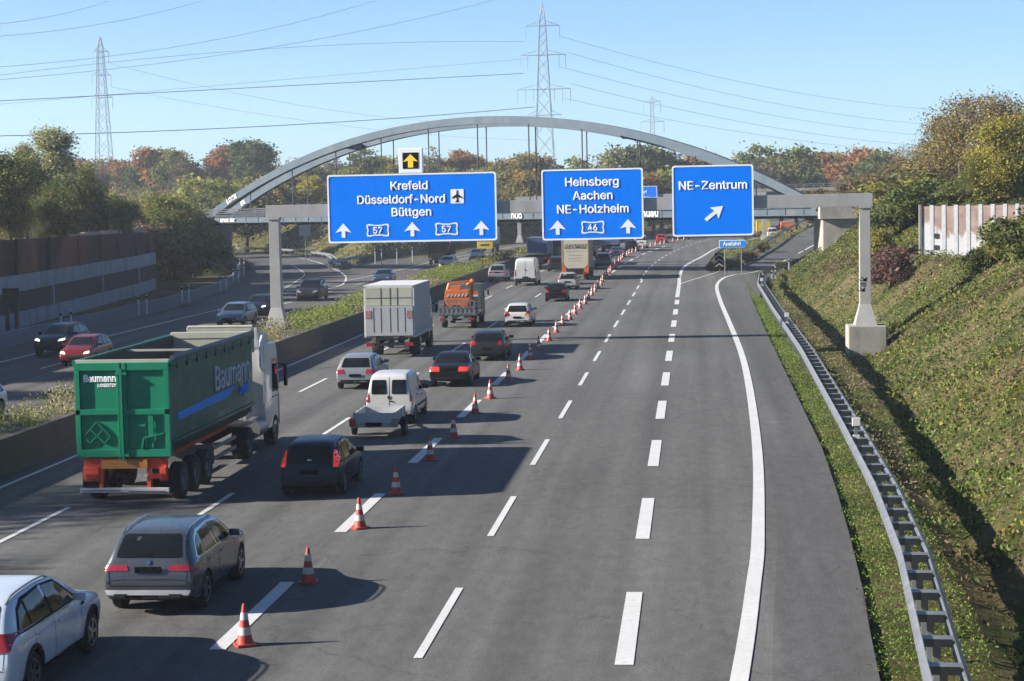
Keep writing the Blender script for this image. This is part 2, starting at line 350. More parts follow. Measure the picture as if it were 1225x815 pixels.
def terrain(X, Y):
    X = np.asarray(X, float); Y = np.asarray(Y, float)
    c = crv(Y)
    # flat corridor edges
    toe = np.interp(Y, TOE[0], TOE[1])
    edge_main = np.where(Y > 200, 1.2+c*1.0, 0)
    wl = np.interp(Y, [p[1] for p in WALL_L]+[200,215], [p[0] for p in WALL_L]+[-56,-57.5])
    lmain = -43.5+c
    # LEFT
    dL1 = np.where(Y < 215, wl-X, lmain-X)
    dr, _, _ = seg_dist(X, Y, RAMP_L); dr = dr-7.0
    dL = np.where(Y > 150, np.minimum(np.where(Y < 215, dL1, lmain-X), dr), dL1)
    dL = np.maximum(dL, 0)
    zl = np.where(Y < 192, np.minimum(dL*5, 3.4)+np.clip((dL-2)/3.2, 0, 2.9), np.clip(dL/1.9, 0, 6.3))
    zfar = sstep(330, 400, Y)*np.clip((lmain-X)/2.2, 0, 8.2)
    zl = np.maximum(zl, zfar)
    # RIGHT
    rr, rz, rs = seg_dist(X, Y, RAMP_R)
    past = sstep(170, 200, Y)
    d1 = np.maximum(X-toe, 0)
    zr_near = np.clip(d1/1.40-np.interp(Y, [40,100,130,170], [.5,.85,.85,.4])*np.clip((X-4.9)/1.6, 0, 1), -.9, 7.0)
    notch = sstep(113.5, 116.5, Y)*(1-sstep(136.2, 138.2, Y))
    zr_near = np.where(X > 13, zr_near*(1-notch)+np.minimum(zr_near, 3.35)*notch, zr_near)
    right_of = rs < 0
    dd = np.maximum(rr-3.9, 0)
    zr_far = np.where(right_of, rz+np.clip(dd/1.62, 0, 7.2-rz*0.3), rz*(1-np.clip(dd/np.maximum(1, 9.0), 0, 1)))
    zr = zr_near*(1-past)+np.where(X > edge_main+0.8, zr_far, 0)*past
    z = np.where(X > 0, zr, zl)
    z = np.where((X > 0) & (Y > 200) & (X < edge_main+0.8), 0, z)
    # rolling noise off the carriageways
    n = 0.5*np.sin(X*.9+1.3*np.sin(Y*.31))*np.sin(Y*.7+.8*np.sin(X*.5))+0.35*np.sin(X*2.1+Y*1.3)+0.3*np.sin(Y*1.9-X*.8+2)
    off = np.clip(np.abs(z)*1.0, 0, 1)*0.22
    z = z+n*off
    return z-0.10
gx = np.concatenate([[-1500,-900,-600,-420,-300,-230,-180,-150], np.arange(-130,-60,1.6), np.arange(-60,-38,0.8), np.arange(-38,1,3.0), np.arange(1,30,0.55), np.arange(30,75,1.6), [85,100,130,170,230,320,500,800,1500]])
gy = np.concatenate([[-60,-30,0], np.arange(12,110,1.0), np.arange(110,142,0.7), np.arange(142,240,1.2), np.arange(240,470,2.6), [480,500,540,600,700,850,1000,1500]])
GX, GY = np.meshgrid(gx, gy); GZ = terrain(GX, GY)
nx, ny = len(gx), len(gy)
me = bpy.data.meshes.new('ground')
vv = np.stack([GX.ravel(), GY.ravel(), GZ.ravel()], -1)
ii = (np.arange(ny-1)[:, None]*nx+np.arange(nx-1)[None]).ravel()
ff = np.stack([ii, ii+1, ii+nx+1, ii+nx], -1)
me.from_pydata(vv.tolist(), [], ff.tolist()); me.materials.append(M['ground'])
me.polygons.foreach_set('use_smooth', [True]*len(me.polygons))
tag(link('ground', me), kind='structure')
def tz(x, y): return float(terrain(np.array([x]), np.array([y]))[0])

# ------------------------------------------------------------------ carriageways
def ribbon(left, right, z=0.0, ys=None, mb=None, m=None):
    """left/right are functions of y"""
    mb = mb or MB(); v = []
    for y in ys:
        l, r = left(y), right(y); zz = z(y) if callable(z) else z
        v += [(l, y, zz), (r, y, zz)]
    return mb.add(v, [(2*i, 2*i+1, 2*i+3, 2*i+2) for i in range(len(ys)-1)], m)
YS = list(range(-40, 190, 6))+list(range(190, 720, 8))
cf = lambda y: float(crv(y))
RE = [(-40,2.0),(0,2.3),(31,2.9),(38.7,3.3),(46.8,3.6),(59,3.9),(109,4.1),(153,4.4),(170,4.8)]
asR = lambda y: lerp_tab(y, RE) if y <= 170 else -0.2+1.6+cf(y)+max(0, (200-y)/30*3.2)
o = ribbon(lambda y: -20.55+cf(y), asR, 0.0, YS).build('carriageway', M['asphalt']); tag(o, kind='structure')
lcL = lambda y: -39.4 if y < 150 else (-39.4+1.4*min(1, (y-150)/60)+cf(y))
MEDL = [(-40,-24.2),(60,-24.2),(100,-24.4),(140,-25),(200,-26),(240,-26.4),(300,-26.4),(720,-26.4)]
mL = lambda y: lerp_tab(y, MEDL)+cf(y)
o = ribbon(lcL, lambda y: mL(y)+0.3, 0.0, YS).build('opposite_carriageway', M['asphalt_left']); tag(o, kind='structure')
def path_ribbon(pts, w, dz=0.0, mb=None, m=None, off=0.0, sub=6):
    mb = mb or MB(); P = []
    for i in range(len(pts)-1):
        p0, p1, p2, p3 = [Vector((*pts[min(max(j, 0), len(pts)-1)][:2], pts[min(max(j,0),len(pts)-1)][2] if len(pts[0]) > 2 else 0)) for j in (i-1, i, i+1, i+2)]
        for k in range(sub):
            t = k/sub; P.append(0.5*((2*p1)+(p2-p0)*t+(2*p0-5*p1+4*p2-p3)*t*t+(3*p1-p0-3*p2+p3)*t**3))
    P.append(Vector((*pts[-1][:2], pts[-1][2] if len(pts[0]) > 2 else 0)))
    v = []
    for i, p in enumerate(P):
        d = (P[min(i+1, len(P)-1)]-P[max(i-1, 0)]).normalized(); nn = Vector((d.y, -d.x, 0)).normalized()
        v += [p+nn*(off-w/2)+Vector((0,0,dz)), p+nn*(off+w/2)+Vector((0,0,dz))]
    return mb.add(v, [(2*i, 2*i+1, 2*i+3, 2*i+2) for i in range(len(P)-1)], m)
rr3 = [(a, b, c_) for a, b, c_, _ in RAMP_R]
o = path_ribbon(rr3, 6.2, -0.008).build('exit_ramp', M['shoulder']); tag(o, kind='structure')
o = path_ribbon(RAMP_L, 11.5, -0.012).build('slip_road', M['shoulder']); tag(o, kind='structure')
# paved strip along the far left edge and in the gore
o = ribbon(lambda y: lcL(y)-0.0 if y < 200 else -44+cf(y), lambda y: lcL(y)+0.2, -0.016, [-40,60,150,180,200,230,250,262]).build('paved_gore', M['shoulder']); tag(o, kind='structure')
# hard shoulder patch seam on the right edge (older asphalt, shows a joint)
o = ribbon(lambda y: lerp_tab(y, [(-40,.9),(31,1.15),(44,1.85),(63,2.3),(97,2.6),(150,2.4),(168,2.3)]), lambda y: asR(y)-0.01, 0.004, list(range(-40, 170, 5))+[168]).build('hard_shoulder', M['shoulder']); tag(o, kind='structure')

# ------------------------------------------------------------------ painted markings
mk = MB(); ZM = 0.012
def strip(x0, y0, x1, y1, w, z=ZM):
    d = Vector((x1-x0, y1-y0, 0)).normalized(); nn = Vector((d.y, -d.x, 0))*(w/2)
    a = Vector((x0, y0, z)); b = Vector((x1, y1, z)); mk.add([a-nn, a+nn, b+nn, b-nn], [(0, 1, 2, 3)])
def dashes(X, y0, period, dash, y1, w):
    y = y0
    while y < y1:
        strip(X+cf(y), y, X+cf(y+dash), y+dash, w); y += period
def line(pts, w, z=ZM, sub=5): path_ribbon([(a, b, 0) for a, b in pts], w, z, mk, None, 0, sub)
dashes(-4.84, 32.44-24, 12, 6.0, 178, 0.16); dashes(-5.0, 182, 9, 4.5, 420, 0.16)
dashes(-8.53, 33.05-24, 12, 6.0, 300, 0.30)
dashes(-1.26, 32.0-24, 12, 6.0, 148, 0.32)
dashes(-12.66, 45.3-36, 18, 6.0, 380, 0.15); 
dashes(-16.52, 43.0-36, 18, 6.0, 400, 0.15)
line([(-19.7, y) for y in range(-20, 190, 20)]+[(-19.7+cf(y), y) for y in range(190, 500, 20)], 0.16)
line([(-0.5,15),(0.65,31),(1.12,38.7),(1.41,44.5),(1.88,59.2),(2.22,79.8),(2.31,97.5),(2.15,120.1),(1.95,145),(2.0,168.0),(2.8,182.9),(4.0,190.1)], 0.3, 0.016)
path_ribbon([(4.0,190.1,0.016),(6.3,196.4,0.03),(9.4,215,.16),(12.2,232,.55),(17.4,262,1.53),(24,300,2.93),(33,345,4.63)], 0.22, 0.012, mk)
line([(-1.3,150),(-1.3,172.3),(-1.35,190.3),(-0.9,217.2),(1.2,250),(3.6,288),(7.6,322),(14,358),(24,400)], 0.32)
line([(-1.3,160),(-1.3,170.7),(-0.1,180.4),(1.5,191.1),(2.6,199)], 0.16, 0.018)
# opposite side
line([(-35.8, y) for y in range(-10, 160, 20)]+[(-36.2,165),(-36.0,178),(-35.0,190),(-34.3,205),(-33.7,222)]+[(-34.6+cf(y), y) for y in (245,270,300,340,380,430)], 0.18)
dashes(-32.2, 20, 18, 6.0, 420, 0.14)
line([(-25.3, y) for y in range(-10, 130, 20)]+[(-26.4,150),(-27,200),(-27.3+cf(240),240),(-27.3+cf(300),300),(-27.3+cf(400),400)], 0.14)
line([(-33.7,166),(-33.4,178),(-34.3,187),(-37.4,204.5),(-42.6,225.7),(-51.5,258),(-60,282),(-72,301),(-88,318)], 0.2, 0.014)
line([(-36.6,165),(-38.5,180),(-42.3,206.4),(-45.8,222),(-52,246)], 0.12, 0.014)
tag(mk.build('lane_markings', M['line']), kind='structure')

# ------------------------------------------------------------------ planted median
ys_m = list(range(-20, 190, 6))+list(range(190, 460, 8))
mb = MB(); v = []
for y in ys_m:
    l, r = mL(y), -20.75+cf(y)
    v += [(l, y, 0.02), (l+.35, y, .45), ((l+r)/2, y, 0.95), (r, y, 0.98)]
mb.add(v, [(4*i+j, 4*i+j+1, 4*i+j+5, 4*i+j+4) for i in range(len(ys_m)-1) for j in range(3)])
tag(mb.build('median', M['soil'], smooth=True), kind='structure')
mb = MB(); H_W = 1.05; v = []
for y in ys_m:
    x = -20.55+cf(y); v += [(x+.10, y, -0.05), (x+.02, y, .25), (x-.06, y, H_W), (x-.28, y, H_W), (x-.3, y, -0.05)]
mb.add(v, [(5*i+j, 5*i+j+1, 5*i+j+6, 5*i+j+5) for i in range(len(ys_m)-1) for j in range(4)]+[(0,1,2,3,4)])
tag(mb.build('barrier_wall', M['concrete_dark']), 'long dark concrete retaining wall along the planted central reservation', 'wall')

# ------------------------------------------------------------------ far left: noise wall on a concrete base
def wall_section(mb, pts, z0, z1, t, push=0.0, m=None, dz=0.0):
    v = []
    for i, (x, y) in enumerate(pts):
        d = (Vector(pts[min(i+1, len(pts)-1)])-Vector(pts[max(i-1, 0)])).normalized(); nx_, ny_ = d.y, -d.x
        zz0, zz1 = (z0(y) if callable(z0) else z0), (z1(y) if callable(z1) else z1)
        fx, fy = x+nx_*push, y+ny_*push; bx, by = x-nx_*t, y-ny_*t
        v += [(fx, fy, zz0), (fx, fy, zz1), (bx, by, zz1), (bx, by, zz0)]
    n = len(pts); fs = []
    for i in range(n-1):
        for j in range(4): fs.append((4*i+j, 4*i+(j+1) % 4, 4*i+4+(j+1) % 4, 4*i+4+j))
    fs += [(0,1,2,3), (4*n-4,4*n-3,4*n-2,4*n-1)]
    mb.add(v, fs, m); return mb
WP = [(x+0.9, y) for x, y in WALL_L]
WPs = []
for i in range(len(WP)-1):
    k = max(1, int(abs(WP[i+1][1]-WP[i][1])/4))
    for j in range(k): t = j/k; WPs.append((WP[i][0]*(1-t)+WP[i+1][0]*t, WP[i][1]*(1-t)+WP[i+1][1]*t))
WPs.append(WP[-1])
zt = lambda y: float(np.interp(y, [60,126,188], [0.95,0.9,0.85]))
wall = thing('noise_wall', 'long brown noise wall with pale stained concrete bands at far left', 'wall', (0,0,0))
wall_section(MB(), WPs, -0.2, lambda y: 0.95, 0.5, 0.06).build('concrete_plinth', M['concrete_wall'], wall)
mb = MB(); wall_section(mb, WPs, 0.95, lambda y: 2.35, 0.5, -0.02)
mb.build('lower_panel', M['brown_panel'], wall)
wall_section(MB(), WPs, 2.35, 3.45, 0.5, 0.10).build('concrete_band', M['concrete_wall'], wall)
mb = MB(); wall_section(mb, WPs, 3.45, lambda y: float(np.interp(y, [60,126,188], [5.95,5.85,5.4])), 0.15, -0.15)
for (x, y) in WPs[::2]:
    mb.box(x-.22+.1, x+.05, y-.1, y+.1, 3.45, float(np.interp(y, [60,126,188], [5.95,5.85,5.4]))+.05)
mb.build('upper_fence', M['brown_fence'], wall)
mb = MB()
for (x, y) in WPs[::4]: mb.box(x-.1, x+.17, y-.12, y+.12, .95, 2.4)
mb.build('concrete_post', M['concrete_wall'], wall)
# light coloured cap panels showing above the fence
mb = MB()
for i, (x, y) in enumerate(WPs):
    if 150 < y < 186: mb.box(x-1.9, x-1.5, y-2.0, y+1.9, 3.3, 5.75+0.1*(i % 2))
tag(mb.build('hoarding', M['pink_panel']), 'pinkish board fence showing just above the brown noise wall', 'fence')
# low concrete barrier along the slip road
BP = [(-39.0,-20),(-39.1,60),(-39.3,104),(-40.0,125),(-40.6,146),(-43.0,172),(-46.5,192),(-50.6,212),(-54.6,228),(-60.0,246),(-68.5,268),(-80,288),(-94,303),(-112,315)]
BPs = []
for i in range(len(BP)-1):
    for j in range(4): t = j/4; BPs.append((BP[i][0]*(1-t)+BP[i+1][0]*t, BP[i][1]*(1-t)+BP[i+1][1]*t))
mb = MB(); wall_section(mb, BPs, -0.1, 0.22, 0.55, 0.12); wall_section(mb, BPs, 0.22, 0.82, 0.35, 0.0)
tag(mb.build('concrete_barrier', mat('concrete_barrier', (0.19,0.21,0.25), .85, 0, .12, .8, .3, dirt=((.14,.14,.14),1.0,.6,(1,1,.3)))), 'low pale concrete safety barrier curving along the far left slip road', 'barrier')

# ------------------------------------------------------------------ right noise barrier in the notch
nb = thing('noise_barrier', 'weathered panel noise barrier half buried in the right embankment', 'wall', (15.7,135.5,0))
dirv = Vector((1, -0.22, 0)).normalized(); nrm = Vector((-0.22, -1, 0)).normalized()
for i in range(9):
    p0 = dirv*(i*0.82); p1 = dirv*((i+1)*0.82-0.10); mb = MB()
    mb.bar((p0.x, p0.y, 4.95), (p1.x, p1.y, 4.95), 0.12, 3.7)
    for z in np.arange(3.3, 6.7, 0.28): mb.bar((p0.x+nrm.x*.05, p0.y+nrm.y*.05, z), (p1.x+nrm.x*.05, p1.y+nrm.y*.05, z), 0.03, 0.2)
    mb.build('panel', M['washed'], nb)
    mb = MB(); q = dirv*((i+1)*0.82-0.05); mb.bar((q.x+nrm.x*.04, q.y+nrm.y*.04, 3.0), (q.x+nrm.x*.04, q.y+nrm.y*.04, 6.88), 0.1, 0.26, up=dirv)
    mb.build('post', M['delin'], nb)
mb = MB(); mb.box(-.1,.06,-.16,.16,3.0,6.9); mb.build('post', M['concrete'], nb)
for z in (4.75, 3.95):
    a = dirv*0.95+nrm*.1; b = dirv*1.22+nrm*.1; MB().bar((a.x,a.y,z),(b.x,b.y,z),.03,.32).build('vent', M['steel_dark'], nb)

# ------------------------------------------------------------------ thin autumn haze
hz = MB().box(-1560,1560,-120,1560,-3,92).build('haze'); tag(hz, kind='stuff')
hm = bpy.data.materials.new('haze'); hm.use_nodes = True; ht = hm.node_tree; ht.nodes.clear()
ho = ht.nodes.new('ShaderNodeOutputMaterial'); hv = ht.nodes.new('ShaderNodeVolumePrincipled')
hv.inputs['Color'].default_value = (0.80, 0.88, 0.97, 1); hv.inputs['Density'].default_value = HAZE; hv.inputs['Anisotropy'].default_value = 0.3
ht.links.new(hv.outputs[0], ho.inputs['Volume']); hz.data.materials.clear(); hz.data.materials.append(hm)
# ================================================================== arch bridge over the motorway
A = Vector((-58, 228, 0)); B = Vector((12, 186, 0)); U = (B-A).normalized(); LB = (B-A).length
OFF = Vector((0, 8.9, 0))
def bp(s, z, far=0.0, out=0.0):
    n_ = Vector((-U.y, U.x, 0)); n_ = n_ if n_.y > 0 else -n_
    return A+U*s+OFF*far-n_*out+Vector((0, 0, z))
br = thing('arch_bridge', 'blue-grey steel tied arch road bridge spanning all the lanes', 'bridge', (0,0,0))
for far in (0, 1):
    mb = MB(); o_ = 0.0 if far == 0 else 0.0
    mb.bar(bp(-3, 6.1, far), bp(LB+1.5, 6.1, far), 0.35, 0.78)
    mb.bar(bp(-3, 6.49, far), bp(LB+1.5, 6.49, far), 0.62, 0.09); mb.bar(bp(-3, 5.76, far), bp(LB+1.5, 5.76, far), 0.62, 0.09)
    for k in range(0, 42): mb.bar(bp(k*2, 5.8, far, .2 if far == 0 else 0), bp(k*2, 6.45, far, .2 if far == 0 else 0), 0.06, 0.24, up=U)
    mb.build('girder', M['bridge'], br)
mb = MB(); 
v = [bp(-3,5.45,0,-.4), bp(LB+1.5,5.45,0,-.4), bp(LB+1.5,5.45,1,.4), bp(-3,5.45,1,.4)]; w_ = [q+Vector((0,0,.75)) for q in v]
mb.add(v+w_, [(0,1,2,3),(4,5,6,7),(0,1,5,4),(1,2,6,5),(2,3,7,6),(3,0,4,7)])
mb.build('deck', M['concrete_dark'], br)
mb = MB()
for k in range(0, 20):
    p, q = bp(2+k*4, 5.5, 0, 0), bp(2+k*4, 5.5, 1, 0); mb.bar(p, q, .25, .35)
mb.build('cross_beam', M['bridge'], br)
def arch_z(s): t = s/LB; return 6.5+4*9.9*t*(1-t)*(1+0.10*(1-4*t*(1-t)))
for far in (0, 1):
    v = []; fs = []; n = 56
    for i in range(n+1):
        s = LB*i/n; e = .5; t = (bp(s+e, arch_z(min(LB+e, s+e)))-bp(s-e, arch_z(s-e))).normalized()
        nn = Vector((-U.y, U.x, 0)); upv = t.cross(nn).normalized(); upv = upv if upv.z > 0 else -upv
        c = bp(s, arch_z(s), far)
        for a, b in ((-1,-1),(1,-1),(1,1),(-1,1)): v.append(c+nn*(.36*a)+upv*(.40*b))
    for i in range(n):
        for k in range(4): fs.append((4*i+k, 4*i+(k+1) % 4, 4*i+4+(k+1) % 4, 4*i+4+k))
    fs += [(0,1,2,3), (4*n,4*n+1,4*n+2,4*n+3)]
    MB().add(v, fs).build('arch', M['bridge'], br)
    for k in range(1, 12):
        s = LB*k/12
        MB().tube([bp(s, 6.4, far), bp(s, arch_z(s)-.4, far)], 0.07, 8).build('hanger', M['bridge_rail'], br)
for s in (LB*.27, LB*.73):
    MB().bar(bp(s, arch_z(s)-.1, 0), bp(s, arch_z(s)-.1, 1), .8, .7).build('brace', M['bridge'], br)
for far in (0, 1):
    mb = MB(); ou = .38 if far == 0 else -.38
    for z in (6.62, 6.85, 7.08): mb.bar(bp(-3, z, far, ou), bp(LB+1.5, z, far, ou), .05, .09)
    mb.bar(bp(-3, 7.33, far, ou), bp(LB+1.5, 7.33, far, ou), .08, .10)
    for k in range(0, 68): mb.bar(bp(-2+k*1.25, 6.5, far, ou), bp(-2+k*1.25, 7.33, far, ou), .06, .06, up=U)
    mb.build('railing', M['bridge_rail'], br)
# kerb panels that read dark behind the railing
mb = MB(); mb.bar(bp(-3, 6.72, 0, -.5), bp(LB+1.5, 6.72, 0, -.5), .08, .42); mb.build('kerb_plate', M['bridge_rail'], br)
angU = math.atan2(U.y, U.x)
def girder_text(s, string, size, z=5.83):
    p = bp(s, z, 0, .30); o = text(string, size, p, M['graffiti'], br, 'graffiti', 0.03, (R(90), 0, angU), 'LEFT', 1.0, .01)
    return o
girder_text(LB*.555, 'nuo', .95); girder_text(LB*.757, 'huau', 1.0)
girder_text(2.0, 'anox skr', .7)
for s, st, far in ((4.2, 'LOZK', 0), (3.2, 'EK', 1)):
    ss = s; t = (bp(ss+1, arch_z(ss+1))-bp(ss-1, arch_z(ss-1))).normalized()
    sl_ = math.atan2(t.z, t.dot(U)); p = bp(ss, arch_z(ss)-.25, far, .42)
    o = text(st, .75, p, M['graffiti'], br, 'graffiti', .03, (0,0,0), 'CENTER', 1.3, .01)
    X_ = t; Z_ = Vector((U.y, -U.x, 0)); Y_ = Z_.cross(X_)
    o.matrix_local = Matrix(((X_.x, Y_.x, Z_.x, p.x), (X_.y, Y_.y, Z_.y, p.y), (X_.z, Y_.z, Z_.z, p.z), (0,0,0,1)))
# abutments (ends run parallel to the motorway)
ab = thing('bridge_abutment', 'pale concrete abutment under the right end of the arch bridge', 'abutment', (12,186,0))
mb = MB(); mb.prism([(.2,-2.6),(9.5,-2.6),(9.5,13.5),(.2,11.5)], -.3, 5.4, 'z'); mb.build('wall', M['concrete'], ab, .04)
mb = MB(); mb.prism([(-.1,-3.0),(10.5,-3.0),(10.5,13.9),(-.1,11.9)], 5.4, 6.55, 'z'); mb.build('cap', M['concrete'], ab, .04)
mb = MB(); mb.box(.7,12,-2.9,-2.5,6.55,7.2); mb.build('parapet', M['concrete'], ab, .03)
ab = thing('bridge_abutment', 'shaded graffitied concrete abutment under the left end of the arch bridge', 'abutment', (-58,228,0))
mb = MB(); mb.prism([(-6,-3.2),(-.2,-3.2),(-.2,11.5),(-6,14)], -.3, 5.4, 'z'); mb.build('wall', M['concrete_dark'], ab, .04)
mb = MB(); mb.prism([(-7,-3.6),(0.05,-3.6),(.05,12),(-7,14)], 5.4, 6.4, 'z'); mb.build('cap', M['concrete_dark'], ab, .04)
text('NEO', 1.5, (-3.2,-3.22,1.2), M['graffiti'], ab, 'graffiti', .03)
text('crk', 1.2, (-1.4,-3.22,.5), M['blue_stripe'], ab, 'graffiti', .02)

# ------------------------------------------------------------------ second overpass, far behind
ov = thing('overpass', 'dark flat road overpass with a light railing beyond the arch bridge', 'bridge', (0,418,0))
mb = MB(); mb.box(-150,95,0,10,7.6,8.9); mb.build('deck', M['steel_dark'], ov)
mb = MB(); mb.box(-150,95,-.3,0,8.35,9.0); mb.build('parapet', M['concrete'], ov)
mb = MB(); mb.box(-150,95,-.25,-.17,9.75,9.87); mb.box(-150,95,-.25,-.17,9.35,9.43)
for x in np.arange(-150, 95, 2.0): mb.box(x-.06,x+.06,-.26,-.16,9.0,9.85)
mb.build('railing', M['galv'], ov)
for x, w in ((-44,1.6),(-14,1.2),(-21,1.0),(14,1.4),(30,1.6)):
    MB().box(x-w,x+w,2,8,-.2,7.6).build('pier', M['concrete'], ov)

# ------------------------------------------------------------------ sign gantries
def gantry(name, label, x0, x1, Y, zt, zb, foot0, foot1, loc=None):
    g = thing(name, label, 'gantry', (x0, Y, 0))
    W = x1-x0
    mb = MB(); mb.box(0, W, -.32, .32, zb, zt); mb.build('beam', M['gantry'], g, .02)
    for x, f in ((.42, foot0), (W-.42, foot1)):
        mb = MB(); mb.prism([(-.66,f),(.66,f),(.31,f+1.05),(.27,zb-.05),(-.27,zb-.05),(-.31,f+1.05)], x-.0-.29, x+.29, 'x')
        # flare in both directions
        v = []
        for z, hx, hy in ((f,.60,.6),(f+1.15,.30,.30),(zb-.02,.275,.275)):
            v += [(x-hx,-hy,z),(x+hx,-hy,z),(x+hx,hy,z),(x-hx,hy,z)]
        mb = MB().add(v, [(4*i+k,4*i+(k+1)%4,4*i+4+(k+1)%4,4*i+4+k) for i in range(2) for k in range(4)]+[(0,1,2,3),(8,9,10,11)])
        mb.box(x-.33,x+.33,-.33,.33,zb-.10,zb-.003)
        mb.build('post', M['gantry'], g, .015)
    return g
g = gantry('sign_gantry', 'pale grey sign gantry carrying the big blue boards over the lanes', -23.5, 9.62, 105, 7.82, 7.12, 1.0, .72)
text('kak', .55, (32.7,-.3,2.9), M['steel_dark'], g, 'graffiti', .0, (R(90), R(-80), 0)).scale = (1,1,1)
mb = MB()
for x in (-.6,): mb.box(0.0,0.85,-.9,.9,.0,1.0)
mb.build('footing', M['concrete'], g, .05)
mb = MB(); mb.box(31.72,33.75,-1.1,1.1,-.95,.72); mb.build('footing', M['concrete'], g, .06)
g = gantry('sign_gantry', 'distant grey sign gantry beyond the arch bridge', -28.1, 11.6, 307, 8.2, 7.5, 0.9, .2)

def disc_poly(cx, cy, r, n=16): return [(cx+r*math.cos(2*math.pi*k/n), cy+r*math.sin(2*math.pi*k/n)) for k in range(n)]
def flat(name, poly, y, m, parent, t=.012):
    """flat outline in the x/z plane facing -y"""
    return MB().prism(poly, y-t, y, 'y').build(name, m, parent)
def frame_ring(name, x0, x1, z0, z1, w, y, m, parent, r=.12):
    a = rpoly([(x0,z0),(x1,z0),(x1,z1),(x0,z1)], r, 5); b = rpoly([(x0+w,z0+w),(x1-w,z0+w),(x1-w,z1-w),(x0+w,z1-w)], max(.02, r-w*.4), 5)
    n = len(a); v = []; fs = []
    for yy in (y, y-.014):
        for p in a: v.append((p[0], yy, p[1]))
        for p in b: v.append((p[0], yy, p[1]))
    for i in range(n):
        j = (i+1) % n
        fs += [(2*n+i, 2*n+j, 3*n+j, 3*n+i), (i, j, 2*n+j, 2*n+i), (n+i, n+j, 3*n+j, 3*n+i)]
    return MB().add(v, fs).build(name, m, parent)
def panel_sign(name, label, x0, x1, z0, z1, Y):
    s = thing(name, label, 'sign', ((x0+x1)/2, Y, z0)); w = (x1-x0)/2; h = z1-z0
    MB().prism(rpoly([(-w,0),(w,0),(w,h),(-w,h)], .16, 5), 0, .09, 'y').build('panel', M['sign_blue'], s)
    frame_ring('border', -w, w, 0, h, .085, -.002, M['sign_white'], s, .16)
    mb = MB()
    for k in (-.75, -.25, .25, .75): mb.box(k*w-.06, k*w+.06, .10, .22, .2, h-.1)
    mb.build('bracket', M['galv'], s)
    return s, w, h
def arrow_up(s, x, z, k=1.0):
    p = [(-.09,0),(.09,0),(.09,.32),(.40,.24),(.0,.70),(-.40,.24),(-.09,.32)]
    flat('arrow', [(x+a*k, z+b*k) for a, b in p], -.006, M['sign_white'], s)
def shield(s, x, z, num):
    w, h = .60, .66
    o = [(-w,.0),(-w*.75,-.02),(-.2,.035),(.2,.035),(w*.75,-.02),(w,0),(w+.03,.12),(w-.015,.33),(w+.03,h-.12),(w,h),(w*.75,h+.02),(.2,h-.035),(-.2,h-.035),(-w*.75,h+.02),(-w,h),(-w-.03,h-.12),(-w+.015,.33),(-w-.03,.12)]
    i_ = [(a*(1-.075/w), h/2+(b-h/2)*(1-.15/h)) for a, b in o]; n = len(o); v = []; fs = []
    for p in o: v.append((x+p[0], -.016, z+p[1]))
    for p in i_: v.append((x+p[0], -.016, z+p[1]))
    fs = [(k, (k+1) % n, n+(k+1) % n, n+k) for k in range(n)]
    MB().add(v, fs).build('shield_outline', M['sign_white'], s)
    text(num, .50, (x, -.006, z+.15), M['sign_white'], s, 'lettering', .010, sx=1.0)
def st(s, string, size, x, z, sx=1.1, space=1.0): return text(string, size*.922, (x, -.006, z), M['sign_white'], s, 'lettering', .014, sx=sx, space=space)

s1, w, h = panel_sign('direction_sign', 'widest blue motorway sign reading Krefeld, Düsseldorf-Nord and Büttgen', -19.99, -10.65, 5.66, 9.40, 104.55)
cx = (-19.99-10.65)/2
def sx1(px): return (px-494.5)/202.5*9.34
st(s1, 'Krefeld', .70, sx1(492), 2.86); st(s1, 'Düsseldorf-Nord', .70, sx1(482), 2.12, 1.08); st(s1, 'Büttgen', .70, sx1(494), 1.42)
for px in (411.5, 494.5, 577): arrow_up(s1, sx1(px), .30, 1.12)
for px in (453, 535.5): shield(s1, sx1(px), .34, '57')
x = sx1(549); flat('pictogram', rpoly([(x-.36,2.05),(x+.36,2.05),(x+.36,2.83),(x-.36,2.83)], .05), -.006, M['sign_white'], s1)
pl = [(0,.36),(.035,.30),(.04,.12),(.30,-.06),(.30,-.12),(.04,-.03),(.03,-.22),(.11,-.30),(.11,-.34),(0,-.30)]
pl = pl+[(-a, b) for a, b in pl[::-1][1:-1]]
flat('aeroplane', [(x+a*.95, 2.44+b*.95) for a, b in pl], -.022, M['black'], s1)
s2, w, h = panel_sign('direction_sign', 'blue motorway sign reading Heinsberg, Aachen and NE-Holzheim', -8.18, -2.66, 5.60, 9.44, 104.55)
def sx2(px): return (px-709)/121*5.52
st(s2, 'Heinsberg', .70, sx2(709), 2.92); st(s2, 'Aachen', .70, sx2(710), 2.18); st(s2, 'NE-Holzheim', .70, sx2(709.5), 1.45)
for px in (667, 751): arrow_up(s2, sx2(px), .30, 1.12)
shield(s2, sx2(709), .34, '46')
s3, w, h = panel_sign('direction_sign', 'squarish blue exit sign reading NE-Zentrum with a slanted arrow', -1.10, 3.27, 5.68, 9.50, 104.55)
st(s3, 'NE-Zentrum', .70, .02, 2.52, 1.12)
p = [(-.09,-.55),(.09,-.55),(.09,.10),(.36,.02),(.0,.60),(-.36,.02),(-.09,.10)]; a_ = -R(52)
flat('arrow', [(.05+(a*math.cos(a_)-b*math.sin(a_))*1.05, 1.22+(a*math.sin(a_)+b*math.cos(a_))*1.05) for a, b in p], -.006, M['sign_white'], s3)
